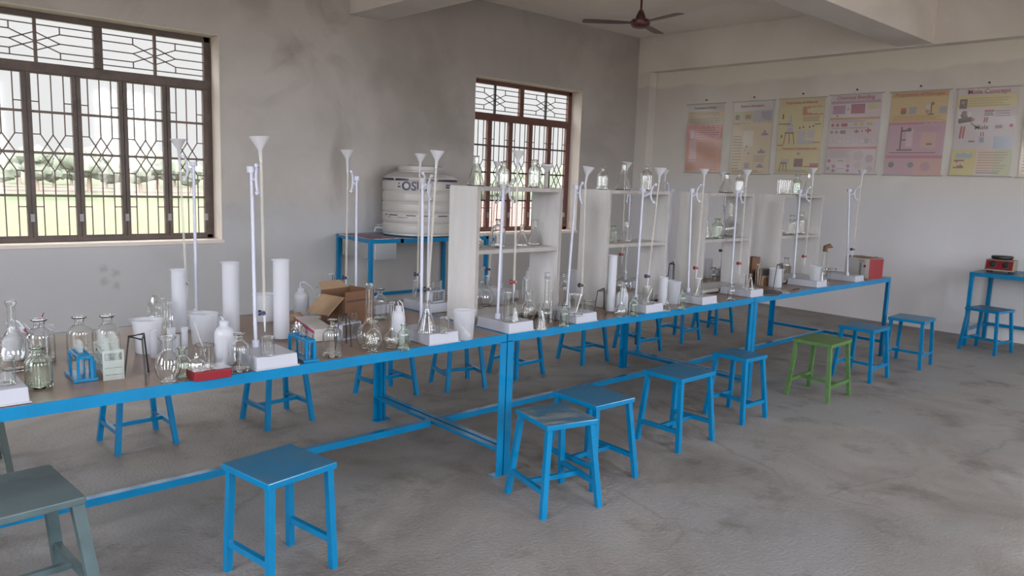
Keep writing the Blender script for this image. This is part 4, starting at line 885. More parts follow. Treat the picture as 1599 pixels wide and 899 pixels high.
wash(467.5, 499, 23, 448, [(468, 445), (470, 441), (475, 440), (484, 446), (491, 454), (494, 457)], 'cloudy wash bottle with white tube leaning onto the conical flask', tip='white')
wash(620, 538, 21, 476, [(621, 471), (624, 469), (628, 473), (631, 490), (631.5, 500)], 'cloudy wash bottle with red tip behind the small greenish bottle')
wash(823, 474, 17, 423, [(825, 418), (829, 415), (833, 419), (835, 432), (835.5, 440)], 'cloudy wash bottle with white tube under the first shelf unit', tip='white')
wash(972, 489.5, 18, 449, [(972, 446), (976, 447), (979, 456), (980, 462)], 'plain cloudy wash bottle behind the slim volumetric flask', tip='white')
wash(1050, 446, 14, 408, [(1050, 404), (1054, 400), (1058, 404), (1056, 418), (1054, 428)], 'cloudy wash bottle partly behind the third shelf unit panel', tip='white')

# ---- test tubes and racks
def frame3(front, right, left, z=H):
    a, b, c = (onz(*p, z) for p in (front, right, left)); return a, b-a, c-a
def tube_at(P, r, h, label, m='glass', group=GT, name='test_tube', lean=(0, 0)):
    pr = p_tube(r, h)
    if m.startswith('glass'): pr = ringed(hollow(pr, .0011), h)
    o = obj(name, MB().lathe(pr, n=16), M[m], loc=P, sharp=55); o.rotation_euler = (lean[0], lean[1], 0); tag(o, label, 'test tube', group); return o
def blue_rack(front, right, back, length, width, label, tubes, tl, th, tr=.0085, tm='glass'):
    a, e, _ = frame3(front, right, back); az = math.atan2(e.y, e.x)
    if True: ex = Vector((math.cos(az), math.sin(az), 0)); d = frame3(front, right, back)[2]; d.z = 0; ey = d.normalized()
    rot = math.atan2(ey.y, ey.x)                      # local x runs along the rack
    c = a + ex*width/2 + ey*length/2
    t = thing('tube_rack', label, 'rack', (c.x, c.y, H), rot, 'blue test tube racks')
    L, W = length/2, width/2
    obj('base', MB().span((-L, -W, 0), (L, W, .012)), M['blue'], t, bevel=.002)
    tp = MB(); tp.span((-L*.92, -W*.62, .088), (L*.92, -W*.45, .10)); tp.span((-L*.92, W*.45, .088), (L*.92, W*.62, .10))
    n_ = 6
    for k in range(n_+1): xx = -L*.92+2*L*.92*k/n_; tp.span((xx-.004, -W*.5, .089), (xx+.004, W*.5, .099))
    obj('top_plate', tp, M['blue'], t)
    for k in (-1, 1):
        for s in (-1, 1): obj('post', MB().box((k*L*.86, s*W*.54, .05), (.010, .010, .079)), M['blue'], t)
    for k in range(n_-2): xx = -L*.92+2*L*.92*(k+.5)/n_; obj('drying_peg', MB().tube([(xx, -W*.82, .012), (xx, -W*.82, .075)], .0055, 8), M['blue'], t)
    for k in tubes:
        xx = -L*.92+2*L*.92*(k+.5)/n_; p = Vector((c.x+xx*math.cos(rot), c.y+xx*math.sin(rot), H+.0125)); tube_at(p, tr, th, tl, tm)
    return t
blue_rack((120, 600), (152, 591), (100, 580), .17, .085, 'small blue tube rack in front of the reagent bottle behind it', (2, 3, 4), 'cloudy test tube in the blue rack near the cropped bench end', .13, tm='tube_clear')
blue_rack((477.5, 568), (500.5, 562), (452, 556), .20, .07, 'small blue tube rack beside the white burette stand base', (2, 3), 'clear test tube in the blue rack beside the burette stand base', .13)
def plate_rack(front, right, back, length, width, hz, label, name, m, n_, rows, tl, th, tr, mt='tube_clear', levels=(.25, .55, .9)):
    a, e, d = frame3(front, right, back); d.z = 0; ey = d.normalized(); ex = Vector((ey.y, -ey.x, 0))
    rot = math.atan2(ey.y, ey.x); c = a + ey*length/2 + ex*width/2
    t = thing(name, label, 'rack', (c.x, c.y, H), rot); L, W = length/2, width/2
    for s in (-1, 1):
        ep = MB()
        for y_ in (-1, 1): ep.span((s*L, y_*W, 0), (s*(L-.004), y_*(W-.007), hz))
        for q0, q1 in ((0, .17), (.19, .40), (.42, .66), (.93, 1.0)): ep.span((s*(L-.0005), -W+.007, hz*q0), (s*(L-.004), W-.007, hz*q1))
        obj('end_plate', ep, M[m], t)
    for lv in levels:
        sh_ = MB(); z = hz*lv; hr = tr*1.12; vs = []
        sh_.span((-L+.004, -W, z), (L-.004, -W+.006, z+.004)); sh_.span((-L+.004, W-.006, z), (L-.004, W, z+.004))
        for k in range(n_+1): xx = -L+.004+(2*L-.008)*k/n_; sh_.span((xx-.003, -W+.006, z), (xx+.003, W-.006, z+.004))
        obj('shelf', sh_, M[m], t)
    for k in range(n_):
        for rw in range(rows):
            xx = -L+.004+(2*L-.008)*(k+.5)/n_; yy = 0 if rows == 1 else (-W*.48 if rw == 0 else W*.48)
            p = Vector((c.x+xx*math.cos(rot)-yy*math.sin(rot), c.y+xx*math.sin(rot)+yy*math.cos(rot), H+hz*levels[0]*.2)); tube_at(p, tr, th*(1+.04*((k*7+rw*3) % 5-2)/2), tl, mt)
    return t
plate_rack((161.5, 595), (191.5, 592), (143, 572), .20, .075, .118, 'long cloudy plastic rack full of test tubes, next to the blue rack', 'plastic_tube_rack', 'cloudy_glass', 6, 2, 'test tube standing in the long cloudy rack', .155, .0095)
def white_rack(front, right, label, depth_, hz, n_, tl, th, tr, back_z=H, at=None, wide=None):
    a = onz(*front, back_z); b = onz(*right, back_z); d = b-a; d.z = 0; L = wide or d.length; ex = d.normalized(); ey = Vector((-ex.y, ex.x, 0)); rot = math.atan2(ex.y, ex.x)
    c = a + ex*L/2 + ey*depth_/2 if at is None else at; back_z += .001 if at is not None else 0; t = thing('white_tube_rack', label, 'rack', (c.x, c.y, back_z), rot)
    obj('base', MB().span((-L/2, -depth_/2, 0), (L/2, depth_/2, .010)), M['white'], t)
    tp = MB(); tp.span((-L/2, -depth_/2, hz-.008), (L/2, -depth_/2+.012, hz)); tp.span((-L/2, depth_/2-.012, hz-.008), (L/2, depth_/2, hz))
    for k in range(n_+1): xx = -L/2+L*k/n_; tp.span((xx-.004 if k else xx, -depth_/2, hz-.008), (xx+.004 if k < n_ else xx, depth_/2, hz))
    obj('top_plate', tp, M['white'], t)
    for s in (-1, 1): obj('end_plate', MB().span((s*L/2, -depth_/2, 0), (s*(L/2-.006), depth_/2, hz)), M['white'], t)
    for k in range(n_):
        xx = -L/2+L*(k+.5)/n_; p = c+ex*xx; tube_at(Vector((p.x, p.y, back_z+.0102)), tr, th, tl, 'glass')
    return t
white_rack((534, 532), (564, 526), 'white tube rack behind the iron tripod and the tall flask', .05, .085, 5, 'test tube in the white rack near the opened carton', .115, .0068)

# loose tubes standing in the clutter behind the round bottle
for x, yb, w, yt, lab in [(238, 560, 11, 516, 'test tube standing beside the plastic beaker behind the round bottle'), (265.5, 562, 13, 512, 'wide test tube with bright rim above the round bottle'),
 (287, 561, 10, 511, 'upright tube just before the graduated plastic beaker'), (276, 561, 8, 522, 'short thin tube between two wider upright tubes')]:
    ware('cyl', x, yb, w, yt, lab, 'tube', 'glass_tube', 'milky_clear', group='loose upright tubes')
for x, yb, w, yt in [(254, 531, 8, 466), (263, 530, 8, 472), (259, 528, 7, 474)]:
    ware('cyl', x, yb, w, yt, 'thin glass tube sticking up beside the crumpled clear wrapping', 'tube', 'glass_tube', 'glass', group='tubes beside the crumpled wrapping')
for x, yb, w, yt in [(648, 470, 7, 437), (679, 478, 8, 441), (688, 472, 7, 440)]: pass

# ---- tripods of black iron
def tripod(feet, tri, label):
    F = [onz(*p, H) for p in feet]; c = sum(F, Vector())/3; t = thing('tripod', label, 'tripod', (c.x, c.y, H), 0, 'black iron tripods')
    hz = height(c, sum(p[0] for p in tri)/3, sum(p[1] for p in tri)/3)
    T_ = [Vector((f.x-c.x, f.y-c.y, 0))*.62 + Vector((0, 0, hz)) for f in F]
    obj('triangle', MB().tube([T_[0], T_[1], T_[2], T_[0]], .0042, 8), M['iron'], t)
    for f, q in zip(F, T_): obj('leg', MB().tube([(f.x-c.x, f.y-c.y, 0), q], .0034, 8), M['iron'], t)
    return t
tripod([(194, 590), (228, 600), (232, 581)], [(199, 526), (224, 527), (222, 523)], 'black iron tripod in front of the spouted plastic beaker')
tripod([(524, 546), (549, 542), (541, 536)], [(526, 493), (548, 493), (538, 491)], 'black iron tripod over the white tube rack')
tripod([(927, 491), (946, 491), (943, 483)], [(930, 453), (945, 453), (938, 452)], 'dark wire tripod in front of the second shelf unit panel')
tripod([(1207, 451), (1221, 452), (1220, 446)], [(1207, 413), (1221, 413), (1214, 412)], 'dark wire triangle stand over the whitish plastic beaker')
tripod([(1040, 455), (1052, 456), (1050, 449)], [(1041, 411), (1049, 411), (1045, 410)], 'dark wire tripod at the back between second and third shelf units')

# ---- odds and ends on the first table
P, r = foot(302, 580, H, 24)
bn = thing('spirit_lamp', 'small round metal spirit lamp between the round bottle and the red box', 'lamp', P)
obj('body', MB().lathe([(0, 0), (r*.9, 0), (r, .006), (r, r*.95), (r*.9, r*1.12), (r*.55, r*1.35), (r*.36, r*1.5)], n=24), M['steel'], bn)
obj('cap', MB().lathe([(r*.36, r*1.45), (r*.4, r*1.55), (r*.36, r*1.8), (r*.15, r*1.95), (r*.14, r*2.2), (0, r*2.25)], n=18), M['steel'], bn)
a, e, d = frame3((304.5, 597), (362, 588.5), (300, 583)); e.z = 0; rot = math.atan2(e.y, e.x); L = e.length
bx = thing('red_tray_box', 'red box wrapped in clear film at the bench edge before the wash bottle', 'box', (a.x, a.y, H), rot)
obj('carton', MB().span((0, 0, 0), (L, .10, .036)), M['red'], bx, bevel=.003)
wr = MB(); n_ = 12; vs = []
for j in range(7):
    for i in range(n_+1): vs.append((-.004+(L+.008)*i/n_, -.004+.108*j/6, .038+.007*noise.noise(Vector((i*.9, j*1.1, 3)))+.004))
wr.add(vs, [(j*(n_+1)+i, j*(n_+1)+i+1, (j+1)*(n_+1)+i+1, (j+1)*(n_+1)+i) for j in range(6) for i in range(n_)], 0, True)
obj('clear_wrap', wr, M['glass_thin'], bx)
def crumple(name, x, yb, w, yt, label, m, cat, seed, squash=1.0):
    P, r = foot(x, yb, H, w); h = height(P, x, yt); mb = MB(); vs = []; n, q = 26, 14
    for i in range(q+1):
        th = PI*i/q
        for j in range(n):
            ph = 2*PI*j/n; d = Vector((math.sin(th)*math.cos(ph), math.sin(th)*math.sin(ph), math.cos(th)))
            k = 1+.32*noise.noise(d*2.6+Vector((seed, 0, 0)))+.18*noise.noise(d*6+Vector((seed, 3, 0)))
            vs.append((d.x*r*k*.9, d.y*r*k*.7*squash, max(.001, h/2+d.z*h*.5*k)))
    mb.add(vs, [(i*n+j, i*n+(j+1) % n, (i+1)*n+(j+1) % n, (i+1)*n+j) for i in range(q) for j in range(n)], 0, True)
    o = obj(name, mb, M[m], loc=P, sharp=25); return tag(o, label, cat)
crumple('plastic_wrapping', 241, 528, 40, 464, 'crumpled clear plastic wrapping behind the spouted plastic beaker', 'glass_thin', 'wrapping', 3)
crumple('metal_foil', 461, 529, 21, 503, 'crumpled shiny metal foil beside the tallest end cylinder', 'steel', 'foil', 9)
crumple('cloth_bag', 459, 508, 27, 488, 'beige cloth bag lying behind the shiny foil', 'card_in', 'bag', 14)
# printed lab carton
a, e, d = frame3((504, 532), (512, 529), (470, 508)); d.z = 0; rot = math.atan2(d.y, d.x); L = d.length
a.x -= .045
cb = thing('glove_carton', 'white carton with a magenta stripe under the plain wash bottle', 'box', (a.x, a.y, H), rot)
hz = height(a, 504, 515)
obj('carton', MB().span((0, -.10, 0), (L*.9, 0, hz)), M['paper'], cb, bevel=.003)
pn = MB(); pn.span((.004, 0, hz*.62), (L*.9-.004, .0012, hz*.86)); obj('stripe', pn, mat('magenta_print', (.36, .03, .13), .5), cb, label='magenta stripe')
pn = MB(); pn.lathe([(0, .0008), (hz*.24, .0008)], (.014+hz*.2, .001, hz*.3), 16, axis=(Vector((1, 0, 0)), Vector((0, 0, 1)), Vector((0, 1, 0)))); obj('mark', pn, ink(srgb(120, 110, 100)), cb); pn = MB(); pn.span((L*.35, 0, hz*.2), (L*.85, .0012, hz*.36)); obj('print_line', pn, ink(srgb(120, 110, 100)), cb)
# opened cardboard carton
a, e, d = frame3((536, 514), (581, 506), (517, 497)); a.z = e.z = d.z = 0; rot = math.atan2(e.y, e.x); L = e.length; A0 = onz(536, 514, H); hz = height(A0, 536, 459); D = .20
A0 += HF*.05
ct = thing('cardboard_carton', 'opened brown cardboard carton behind the iron tripod', 'carton', (A0.x, A0.y, H), rot)
cw = MB(); cw.span((0, 0, 0), (L, .004, hz)); cw.span((L-.004, .004, 0), (L, D, hz)); cw.span((0, D-.004, 0), (L-.004, D, hz*.96)); cw.span((0, .004, 0), (.004, D-.004, hz*.86)); cw.span((.004, .004, 0), (L-.004, D-.004, .004))
obj('carton_wall', cw, M['card'], ct)
obj('flap', MB().add([(-.002, .01, hz*.86), (-.002, D-.01, hz*.86), (-.11, D-.01, hz*.42), (-.11, .01, hz*.42), (-.002, .01, hz*.83), (-.002, D-.01, hz*.83), (-.11, D-.01, hz*.39), (-.11, .01, hz*.39)], [(0, 1, 2, 3), (7, 6, 5, 4), (0, 3, 7, 4), (1, 5, 6, 2), (2, 6, 7, 3), (0, 4, 5, 1)]), M['card_in'], ct)
obj('back_flap', MB().add([(.01, D, hz*.95), (L-.01, D, hz*.95), (L-.03, D+.05, hz*1.16), (.03, D+.05, hz*1.16), (.01, D+.003, hz*.93), (L-.01, D+.003, hz*.93), (L-.03, D+.053, hz*1.14), (.03, D+.053, hz*1.14)], [(0, 1, 2, 3), (7, 6, 5, 4), (0, 3, 7, 4), (1, 5, 6, 2), (2, 6, 7, 3), (0, 4, 5, 1)]), M['card_in'], ct)
obj('printed_strip', MB().span((.012, -.0012, hz*.70), (L*.9, 0, hz*.76)), M['card_dark'], ct)
# cartons further along
def carton(name, front, right, depth_, yt, label, m, cat='carton', parts=()):
    a = onz(*front, H); b = onz(*right, H); e = b-a; e.z = 0; rot = math.atan2(e.y, e.x); L = e.length; hz = height(a, front[0], yt)
    t = thing(name, label, cat, (a.x, a.y, H), rot); obj('carton', MB().span((0, 0, 0), (L, depth_, hz)), M[m] if isinstance(m, str) else m, t, bevel=.002); return t, L, hz
carton('cardboard_carton', (1172, 444), (1184, 442.3), .10, 402, 'upright brown carton between the third and fourth shelf units', 'card')
t, L, hz = carton('open_carton', (1189, 447), (1204, 445), .06, 421, 'low dark carton lying beside the upright brown carton', 'card_in')
obj('dark_panel', MB().span((0, -.0015, hz*.62), (L, 0, hz)), M['black'], t); obj('inner_panel', MB().span((L*.12, -.0015, .006), (L*.95, 0, hz*.5)), M['card'], t)
# red and white box at the far end
a = onz(1355, 436, H); b = onz(1371, 431.5, H); c0 = onz(1317.5, 430, H); e = b-a; d = c0-a; e.z = d.z = 0
ey = d.normalized(); ex = Vector((ey.y, -ey.x, 0)); rot = math.atan2(ex.y, ex.x); L = min(.19, abs(e.dot(ex))) ; Dp = d.length; hz = height(a, 1355, 404)
rb = thing('apparatus_box', 'white printed box with a red end at the far end of the bench', 'box', (a.x, a.y, H), rot)
L = max(L, .16)
obj('carton', MB().span((0, 0, 0), (L, Dp, hz)), M['paper'], rb, bevel=.002)
obj('red_end', MB().span((.002, -.0015, .002), (L-.002, 0, hz-.002)), mat('box_red', (.18, .012, .014), .4), rb, label='plain red end face')
pn = MB(); pn.span((-.0015, Dp*.06, hz*.08), (0, Dp*.14, hz*.95)); obj('side_band', pn, ink(srgb(206, 206, 200)), rb)
pn = MB(); pn.span((-.0016, Dp*.42, hz*.84), (0, Dp*.2, hz*.88)); pn.span((-.0016, Dp*.30, hz*.12), (0, Dp*.38, hz*.78)); obj('picture', pn, ink(srgb(90, 88, 92)), rb)
pn = MB(); pn.lathe([(0, .0016), (.014, .0016)], (0, Dp*.17, hz*.62), 14, axis=(Vector((0, 1, 0)), Vector((0, 0, 1)), Vector((-1, 0, 0)))); obj('red_dot', pn, M['red'], rb)
tb = MB(); n_ = 10; vs = []
for j in range(5):
    for i in range(n_+1): vs.append((L*j/4, Dp*i/n_, hz+.003+.014*abs(noise.noise(Vector((i*.8, j*.9, 7))))))
tb.add(vs, [(j*(n_+1)+i, j*(n_+1)+i+1, (j+1)*(n_+1)+i+1, (j+1)*(n_+1)+i) for j in range(4) for i in range(n_)], 0, True); obj('torn_lid', tb, M['card_in'], rb)
# papers, board and wooden block at the second joint
def slab(name, pts, hz, label, m, cat, z=H):
    P = [onz(*p, z) for p in pts]; c = sum(P, Vector())/len(P); n_ = len(P); mb = MB()
    vs = [(p.x-c.x, p.y-c.y, q) for q in (0, hz) for p in P]
    mb.add(vs, [tuple(range(n_))[::-1], tuple(range(n_, 2*n_))]+[(i, (i+1) % n_, n_+(i+1) % n_, n_+i) for i in range(n_)])
    return tag(obj(name, mb, M[m], loc=(c.x, c.y, z)), label, cat)
slab('cork_board', [(1186, 462), (1214, 462), (1221, 458), (1205, 454), (1188, 457)], .014, 'dark flat board lying at the bench edge past the second joint', 'iron', 'board')
slab('paper_sheets', [(1199, 455), (1232, 458), (1238, 454.5), (1206, 451.8)], .004, 'white paper sheets lying behind the dark flat board', 'paper', 'paper')
slab('wooden_block', [(1235, 457.5), (1246, 455.5), (1249, 452.5), (1239, 454)], .018, 'small brown block lying near the fourth burette stand past the joint', 'card', 'block')
slab('tissue_paper', [(1119, 455), (1127, 457), (1133, 454.5), (1126, 453)], .010, 'crumpled white tissue at the corner of a stand base', 'paper', 'paper')

# ------------------------------------------------------------------ burette stands
SWX, SDY, SH = .185, .275, .056
def stand(k, corner, rod, label, bu, blabel, fu, flabel, stopc='navy', dark=False, dyaw=0, rodx=None, base_m='white', upright=None):
    """corner: front corner of the slab (world x, y); rod: pixel of rod top; bu: burette top and stopcock pixels; fu: funnel rim centre pixel and width"""
    if upright is not None:                                  # rod stands plumb on the line y = upright
        q = ony(rod[0], rod[1], upright); rodx = rodx or (0, 0); corner = (q.x-rodx[0]-SWX/2, q.y-rodx[1]-SDY/2)
    cx, cy = corner[0]+SWX/2, corner[1]+SDY/2
    t = thing('burette_stand', label, 'stand', (cx, cy, H), math.radians(dyaw), 'white burette stands')
    sb = MB(); sb.box((0, 0, .003), (SWX+.012, SDY+.012, .006)); sb.box((0, 0, SH/2), (SWX, SDY, SH), taper=.97)
    obj('base_slab', sb, M[base_m], t, bevel=.003)
    rx, ry = (-.055, .085) if rodx is None else rodx
    R0 = Vector((rx, ry, SH)); cs, sn = math.cos(math.radians(dyaw)), math.sin(math.radians(dyaw))
    W0 = Vector((cx+rx*cs-ry*sn, cy+rx*sn+ry*cs, H+SH))
    W1_ = facing(rod[0], rod[1], W0); R1 = Vector((R0.x+(W1_.x-W0.x), R0.y+(W1_.y-W0.y), W1_.z-H))
    inv = lambda p: Vector(((p.x-cx)*cs+(p.y-cy)*sn, -(p.x-cx)*sn+(p.y-cy)*cs, p.z-H))
    R1 = inv(W1_)
    ax = (R1-R0).normalized()
    obj('rod', MB().tube([R0, R1], .008, 12), M['white_rod'], t)
    obj('rod_socket', MB().tube([R0, R0+ax*.03], .016, 14), M['white_rod'], t)
    cl = M['grey_clamp'] if dark else M['white_rod']
    obj('rod_cap', MB().tube([R1-ax*.004, R1+ax*.022], [.019, .021], 14), cl, t)
    if bu is None: return t, Vector((cx, cy, H+SH))
    # butterfly clamp holding the burette
    plane = W0 - HF*.03
    bt, bs = facing(*bu[0], plane), facing(*bu[1], plane); bd = (bs-bt).normalized()
    mid = facing(bu[2][0], bu[2][1], plane) if len(bu) > 2 else bt+bd*.10
    tt = (mid-bt).dot(bd); mid = bt+bd*tt
    boss = R1-ax*.035; m_l = inv(mid); up_, dn_ = inv(mid-bd*.058), inv(mid+bd*.058); hv = (boss-m_l); hv = hv - inv(mid+bd)*0
    hor = Vector((hv.x, hv.y, 0)); hl = hor.length; hor = hor.normalized() if hl > 1e-4 else Vector((1, 0, 0))
    cm = MB(); far = m_l + hor*min(.045, hl*.55)
    cm.tube([boss, far], .007, 8)
    arc = []; us, ds = up_+hor*.0165, dn_+hor*.0165; ml_ = m_l+hor*.0165
    for q in range(9):
        a = PI*q/8; arc.append(ml_ + (us-ml_)*math.cos(a) + (far-ml_)*math.sin(a))
    cm.tube(arc, .0065, 8)
    obj('clamp', cm, cl, t)
    up_, dn_ = up_+hor*.0165, dn_+hor*.0165
    for e in (up_, dn_): obj('clamp_tip', MB().tube([e+Vector((-hor.y, hor.x, 0))*.014, e-Vector((-hor.y, hor.x, 0))*.014], .009, 8), cl, t)
    # burette
    b = thing('burette', blabel, 'burette', bs, 0, 'glass burettes')
    r = .0062; L_ = (bt-bs); ul = L_.normalized()
    obj('tube', MB().tube([L_, ul*.012], r, 12, caps=False).tube([ul*.02, ul*.0, -ul*.02], [r, r*.8, r*.45], 12, caps=False), M['burette'], b)
    side = Vector((RT.x, RT.y, 0)).normalized()
    obj('stopcock', MB().tube([side*-.016, side*.014], .0075, 10), M['funnel'], b)
    obj('stopcock_key', MB().tube([side*-.013-HF*.006, side*-.024-HF*.010], .0125, 12).tube([-HF*.008, -HF*.02], .009, 10), M[stopc], b, label={'navy': 'dark blue stopcock key', 'red': 'red stopcock key', 'black': 'black stopcock key'}[stopc])
    obj('tip', MB().tube([-ul*.012, -ul*.05, -ul*.085], [.006, .0045, .0022], 10), M['funnel'], b)
    # funnel in the top of the burette
    if fu:
        fc = facing(*fu[0], plane); rr = fu[1]/2*depth(fc)/FPX; dd = (bt-fc); hh = fc.z-bt.z
        ch = min(rr*1.35, hh*.62)
        f = obj('funnel', MB().lathe([(r*.72, -.03), (r*.95, -.005), (r*1.35, hh-ch), (rr*.97, hh-.003), (rr, hh), (rr*.96, hh-.001), (r*.9, hh-ch+.004)], n=26), M['funnel'], loc=(bt.x, bt.y, bt.z))
        q = Vector((fc.x-bt.x, fc.y-bt.y, fc.z-bt.z)).normalized(); f.rotation_euler = Vector((0, 0, 1)).rotation_difference(q).to_euler()
        tag(f, flabel, 'funnel', 'white plastic funnels in the burettes')
    return t, Vector((cx, cy, H+SH))
DW = 'white burette stand '
F_ = lambda s: 'white funnel on ' + s
B_ = lambda s: 'glass burette ' + s
stand(1, (-2.40, .030), (-40, 250), DW+'cut by the picture edge at the bench end', None, '', None, '', rodx=(-.05, .1))
S2c = (-1.545, .34+.0)
stand(2, (-1.53, .36), (302, 258), DW+'at the back, its rod rising before the large window', [(281, 262), (291, 442), (284.5, 262)], B_('hanging in front of the large window'), ((278, 217), 24), F_('the burette hanging before the large window'), rodx=(.0, .0), upright=1.11)
s3, s3top = stand(3, (-1.408, -.0), (393, 268), DW+'between the two plastic cylinders, its base at the bench edge', [(407.5, 252), (413, 488), (408, 280)], B_('above the small beaker at the bench edge, blue key'), ((405, 213), 31), F_('the tallest standing burette before the bare wall'), rodx=(-.005, .07))
s15, _ = stand(15, (-.375, .905), (557, 281), DW+'at the back behind the brown carton', [(543, 270), (540.5, 433), (542, 283)], B_('at the back, before the blue sink stand leg'), ((542, 234), 21), F_('the burette before the blue sink stand'), rodx=(-.06, .06), upright=1.06)
s4, s4top = stand(4, (-.525, -.005), (660, 285), DW+'holding the conical flask, before the first joint', [(681, 262), (669, 451), (677, 293)], B_('hanging over the conical flask before the water tank'), ((683, 235), 23), F_('the burette over the conical flask'), stopc='black', dark=True, rodx=(.015, .085))
s5, s5top = stand(5, (.0, .745), (671, 292), DW+'at the back carrying a tube rack, behind the conical flask stand', [(655.5, 268), (652.5, 428), (655, 285)], B_('with blue key before the middle of the water tank'), ((657, 240), 19), F_('the burette before the middle of the water tank'), rodx=(.03, .04), upright=.91)
s6, s6top = stand(6, (.011, -.0), (786, 294), DW+'at the joint, its rod crossing the first shelf unit', [(808, 262), (803, 440), (806, 298)], B_('with red key crossing the first shelf unit'), ((810, 235), 21), F_('the burette crossing the first shelf unit'), stopc='red', dark=True, rodx=(-.04, .02))
s7, _ = stand(7, (.33, .70), (787, 303), DW+'at the back behind the first shelf unit', [(774.5, 285), (764.5, 420), (774, 303)], B_('seen through the first shelf unit, blue key'), ((777, 252), 13), F_('the burette seen through the first shelf unit'), rodx=(.06, .02), upright=1.06)
s8, s8top = stand(8, (.545, -.0), (899, 294), DW+'with a crowded beaker, between the first two shelf units', [(914.5, 285), (909, 445), (914, 301)], B_('with black key against the second shelf panel'), ((919, 260), 20), F_('the burette against the second shelf panel'), stopc='black', rodx=(.06, .09))
s9, s9top = stand(9, (1.21, -.0), (1004, 299), DW+'before the ribbed bottle shelf unit', [(1029, 284), (1012.5, 431), (1026, 302)], B_('with blue key before the ribbed bottle shelf unit'), ((1031, 262), 21), F_('the burette before the ribbed bottle shelf unit'), rodx=(.06, .075))
s10, _ = stand(10, (1.95, .72), (1049, 300), DW+'at the back behind the second shelf unit end', [(1038, 283), (1034, 404), (1037.5, 296)], B_('at the back beside the second shelf unit end'), ((1039, 265), 13), F_('the burette beside the second shelf unit end'), upright=.95)
s16, _ = stand(16, (1.30, .72), (984, 300), DW+'at the back, seen through the second shelf unit', [(976, 288), (971.5, 397), (976, 303)], B_('with red key seen through the second shelf unit'), ((980, 253), 16), F_('the burette at the back between the ribbed bottles'), stopc='red', upright=.95)
s11, s11top = stand(11, (1.85, -.0), (1080, 299), DW+'before the third shelf panel', [(1098.5, 290), (1088, 418), (1097, 302)], B_('with red key against the third shelf panel'), ((1100, 264), 15), F_('the burette against the third shelf panel'), stopc='red', rodx=(.055, .09))
s12, s12top = stand(12, (2.52, .012), (1151, 301), DW+'just at the second table joint', [(1164.5, 292), (1155.5, 411), (1163, 304)], B_('with red key before the third shelf unit'), ((1167, 265), 15), F_('the burette before the third shelf unit'), stopc='red', rodx=(-.03, .08))
s17, _ = stand(17, (2.75, .72), (1133, 330), DW+'at the back behind the third shelf unit', [(1129, 300), (1127, 391), (1128, 312)], B_('with black key at the back of the third shelf unit'), ((1128, 268), 13), F_('the burette at the back of the third shelf unit'), stopc='black', rodx=(-.03, .05), upright=.95)
s13, s13top = stand(13, (3.60, .012), (1249, 300), DW+'before the fourth shelf unit', [(1268.5, 290), (1257, 400), (1266, 303)], B_('with red key before the fourth shelf unit'), ((1270, 262), 14), F_('the burette before the fourth shelf unit'), stopc='red', rodx=(-.02, .12))
s14, s14top = stand(14, (4.36, .012), (1326, 299), DW+'last on the bench, beside the red ended box', [(1344, 291), (1332, 389), (1342, 302)], B_('with blue key above the red ended box'), ((1347, 265), 14), F_('the last burette above the red ended box'), rodx=(-.08, -.05))

# ---- ware standing on the stand bases
ZSB = H+SH
def on_base(kind, x, yb, w, yt, label, cat, name, m='glass', on=None, **k):
    P, r = foot(x, yb, ZSB+.0008, w)
    if on is not None:                                       # keep the whole foot on the slab
        r *= 1.05; P.x = min(max(P.x, on.x-SWX/2+r+.003), on.x+SWX/2-r-.003); P.y = min(max(P.y, on.y-SDY/2+r+.003), on.y+SDY/2-r-.003)
    return ware(kind, x, yb, w, yt, label, cat, name, m, P=P, **k)
on_base('beaker', -1, 603, 28, 556, 'glass beaker on the cropped white stand base', 'beaker', 'glass_beaker', group=GK)
on_base('beaker', 415.5, 557, 19, 525, 'small glass beaker under the burette with the blue key at the bench edge', 'beaker', 'glass_beaker', group=GK)
on_base('cone', 664.5, 522, 30, 469, 'conical flask on the white base under the black key', 'flask', 'conical_flask', group=GC)
on_base('beaker', 692.5, 521, 15, 495, 'thin clear beaker beside the conical flask on the white base', 'beaker', 'glass_beaker', group=GK)
on_base('beaker', 793, 503, 17, 455, 'tall glass beaker on the white base at the joint', 'beaker', 'glass_beaker', group=GK)
on_base('cone', 819, 507, 14, 472, 'conical flask on the white base at the joint, beside the tall beaker', 'flask', 'conical_flask', group=GC, on=s6top)
on_base('beaker', 899, 494, 24, 459, 'crowded glass beaker on the white base between the first two shelf units', 'beaker', 'glass_beaker', 'glass', group=GK)
on_base('beaker', 1013, 476, 18, 447, 'glass beaker with a slanting rod before the ribbed bottle unit', 'beaker', 'glass_beaker', group=GK)
on_base('beaker', 1091, 463, 13, 434, 'glass beaker with a slanting rod before the third shelf panel', 'beaker', 'glass_beaker', group=GK)
on_base('cone', 1170, 455, 13, 427, 'conical flask on the white base at the second joint', 'flask', 'conical_flask', group=GC, on=s12top)
on_base('cyl', 1162, 451, 6, 428, 'thin glass cylinder on the white base at the second joint', 'cylinder', 'measuring_cylinder', group=GK)
on_base('beaker', 1265, 440, 16, 415, 'cloudy beaker on the white base before the fourth shelf unit', 'beaker', 'glass_beaker', 'milky_clear', group=GK, on=s13top)
on_base('cone', 1284, 439, 7, 417, 'small conical flask beside the cloudy beaker before the fourth shelf unit', 'flask', 'conical_flask', group=GC)
on_base('cyl', 647, 468, 7, 437, 'short glass cylinder on the rear white base before the sink stand', 'cylinder', 'measuring_cylinder', group=GK, on=s5top)
white_rack((660, 479), (689, 474), 'white tube rack standing on the rear white base', .05, .075, 5, 'test tube in the white rack on the rear stand base', .12, .0068, back_z=ZSB, at=s5top+Vector((.0, -.085, 0.001)), wide=.12)
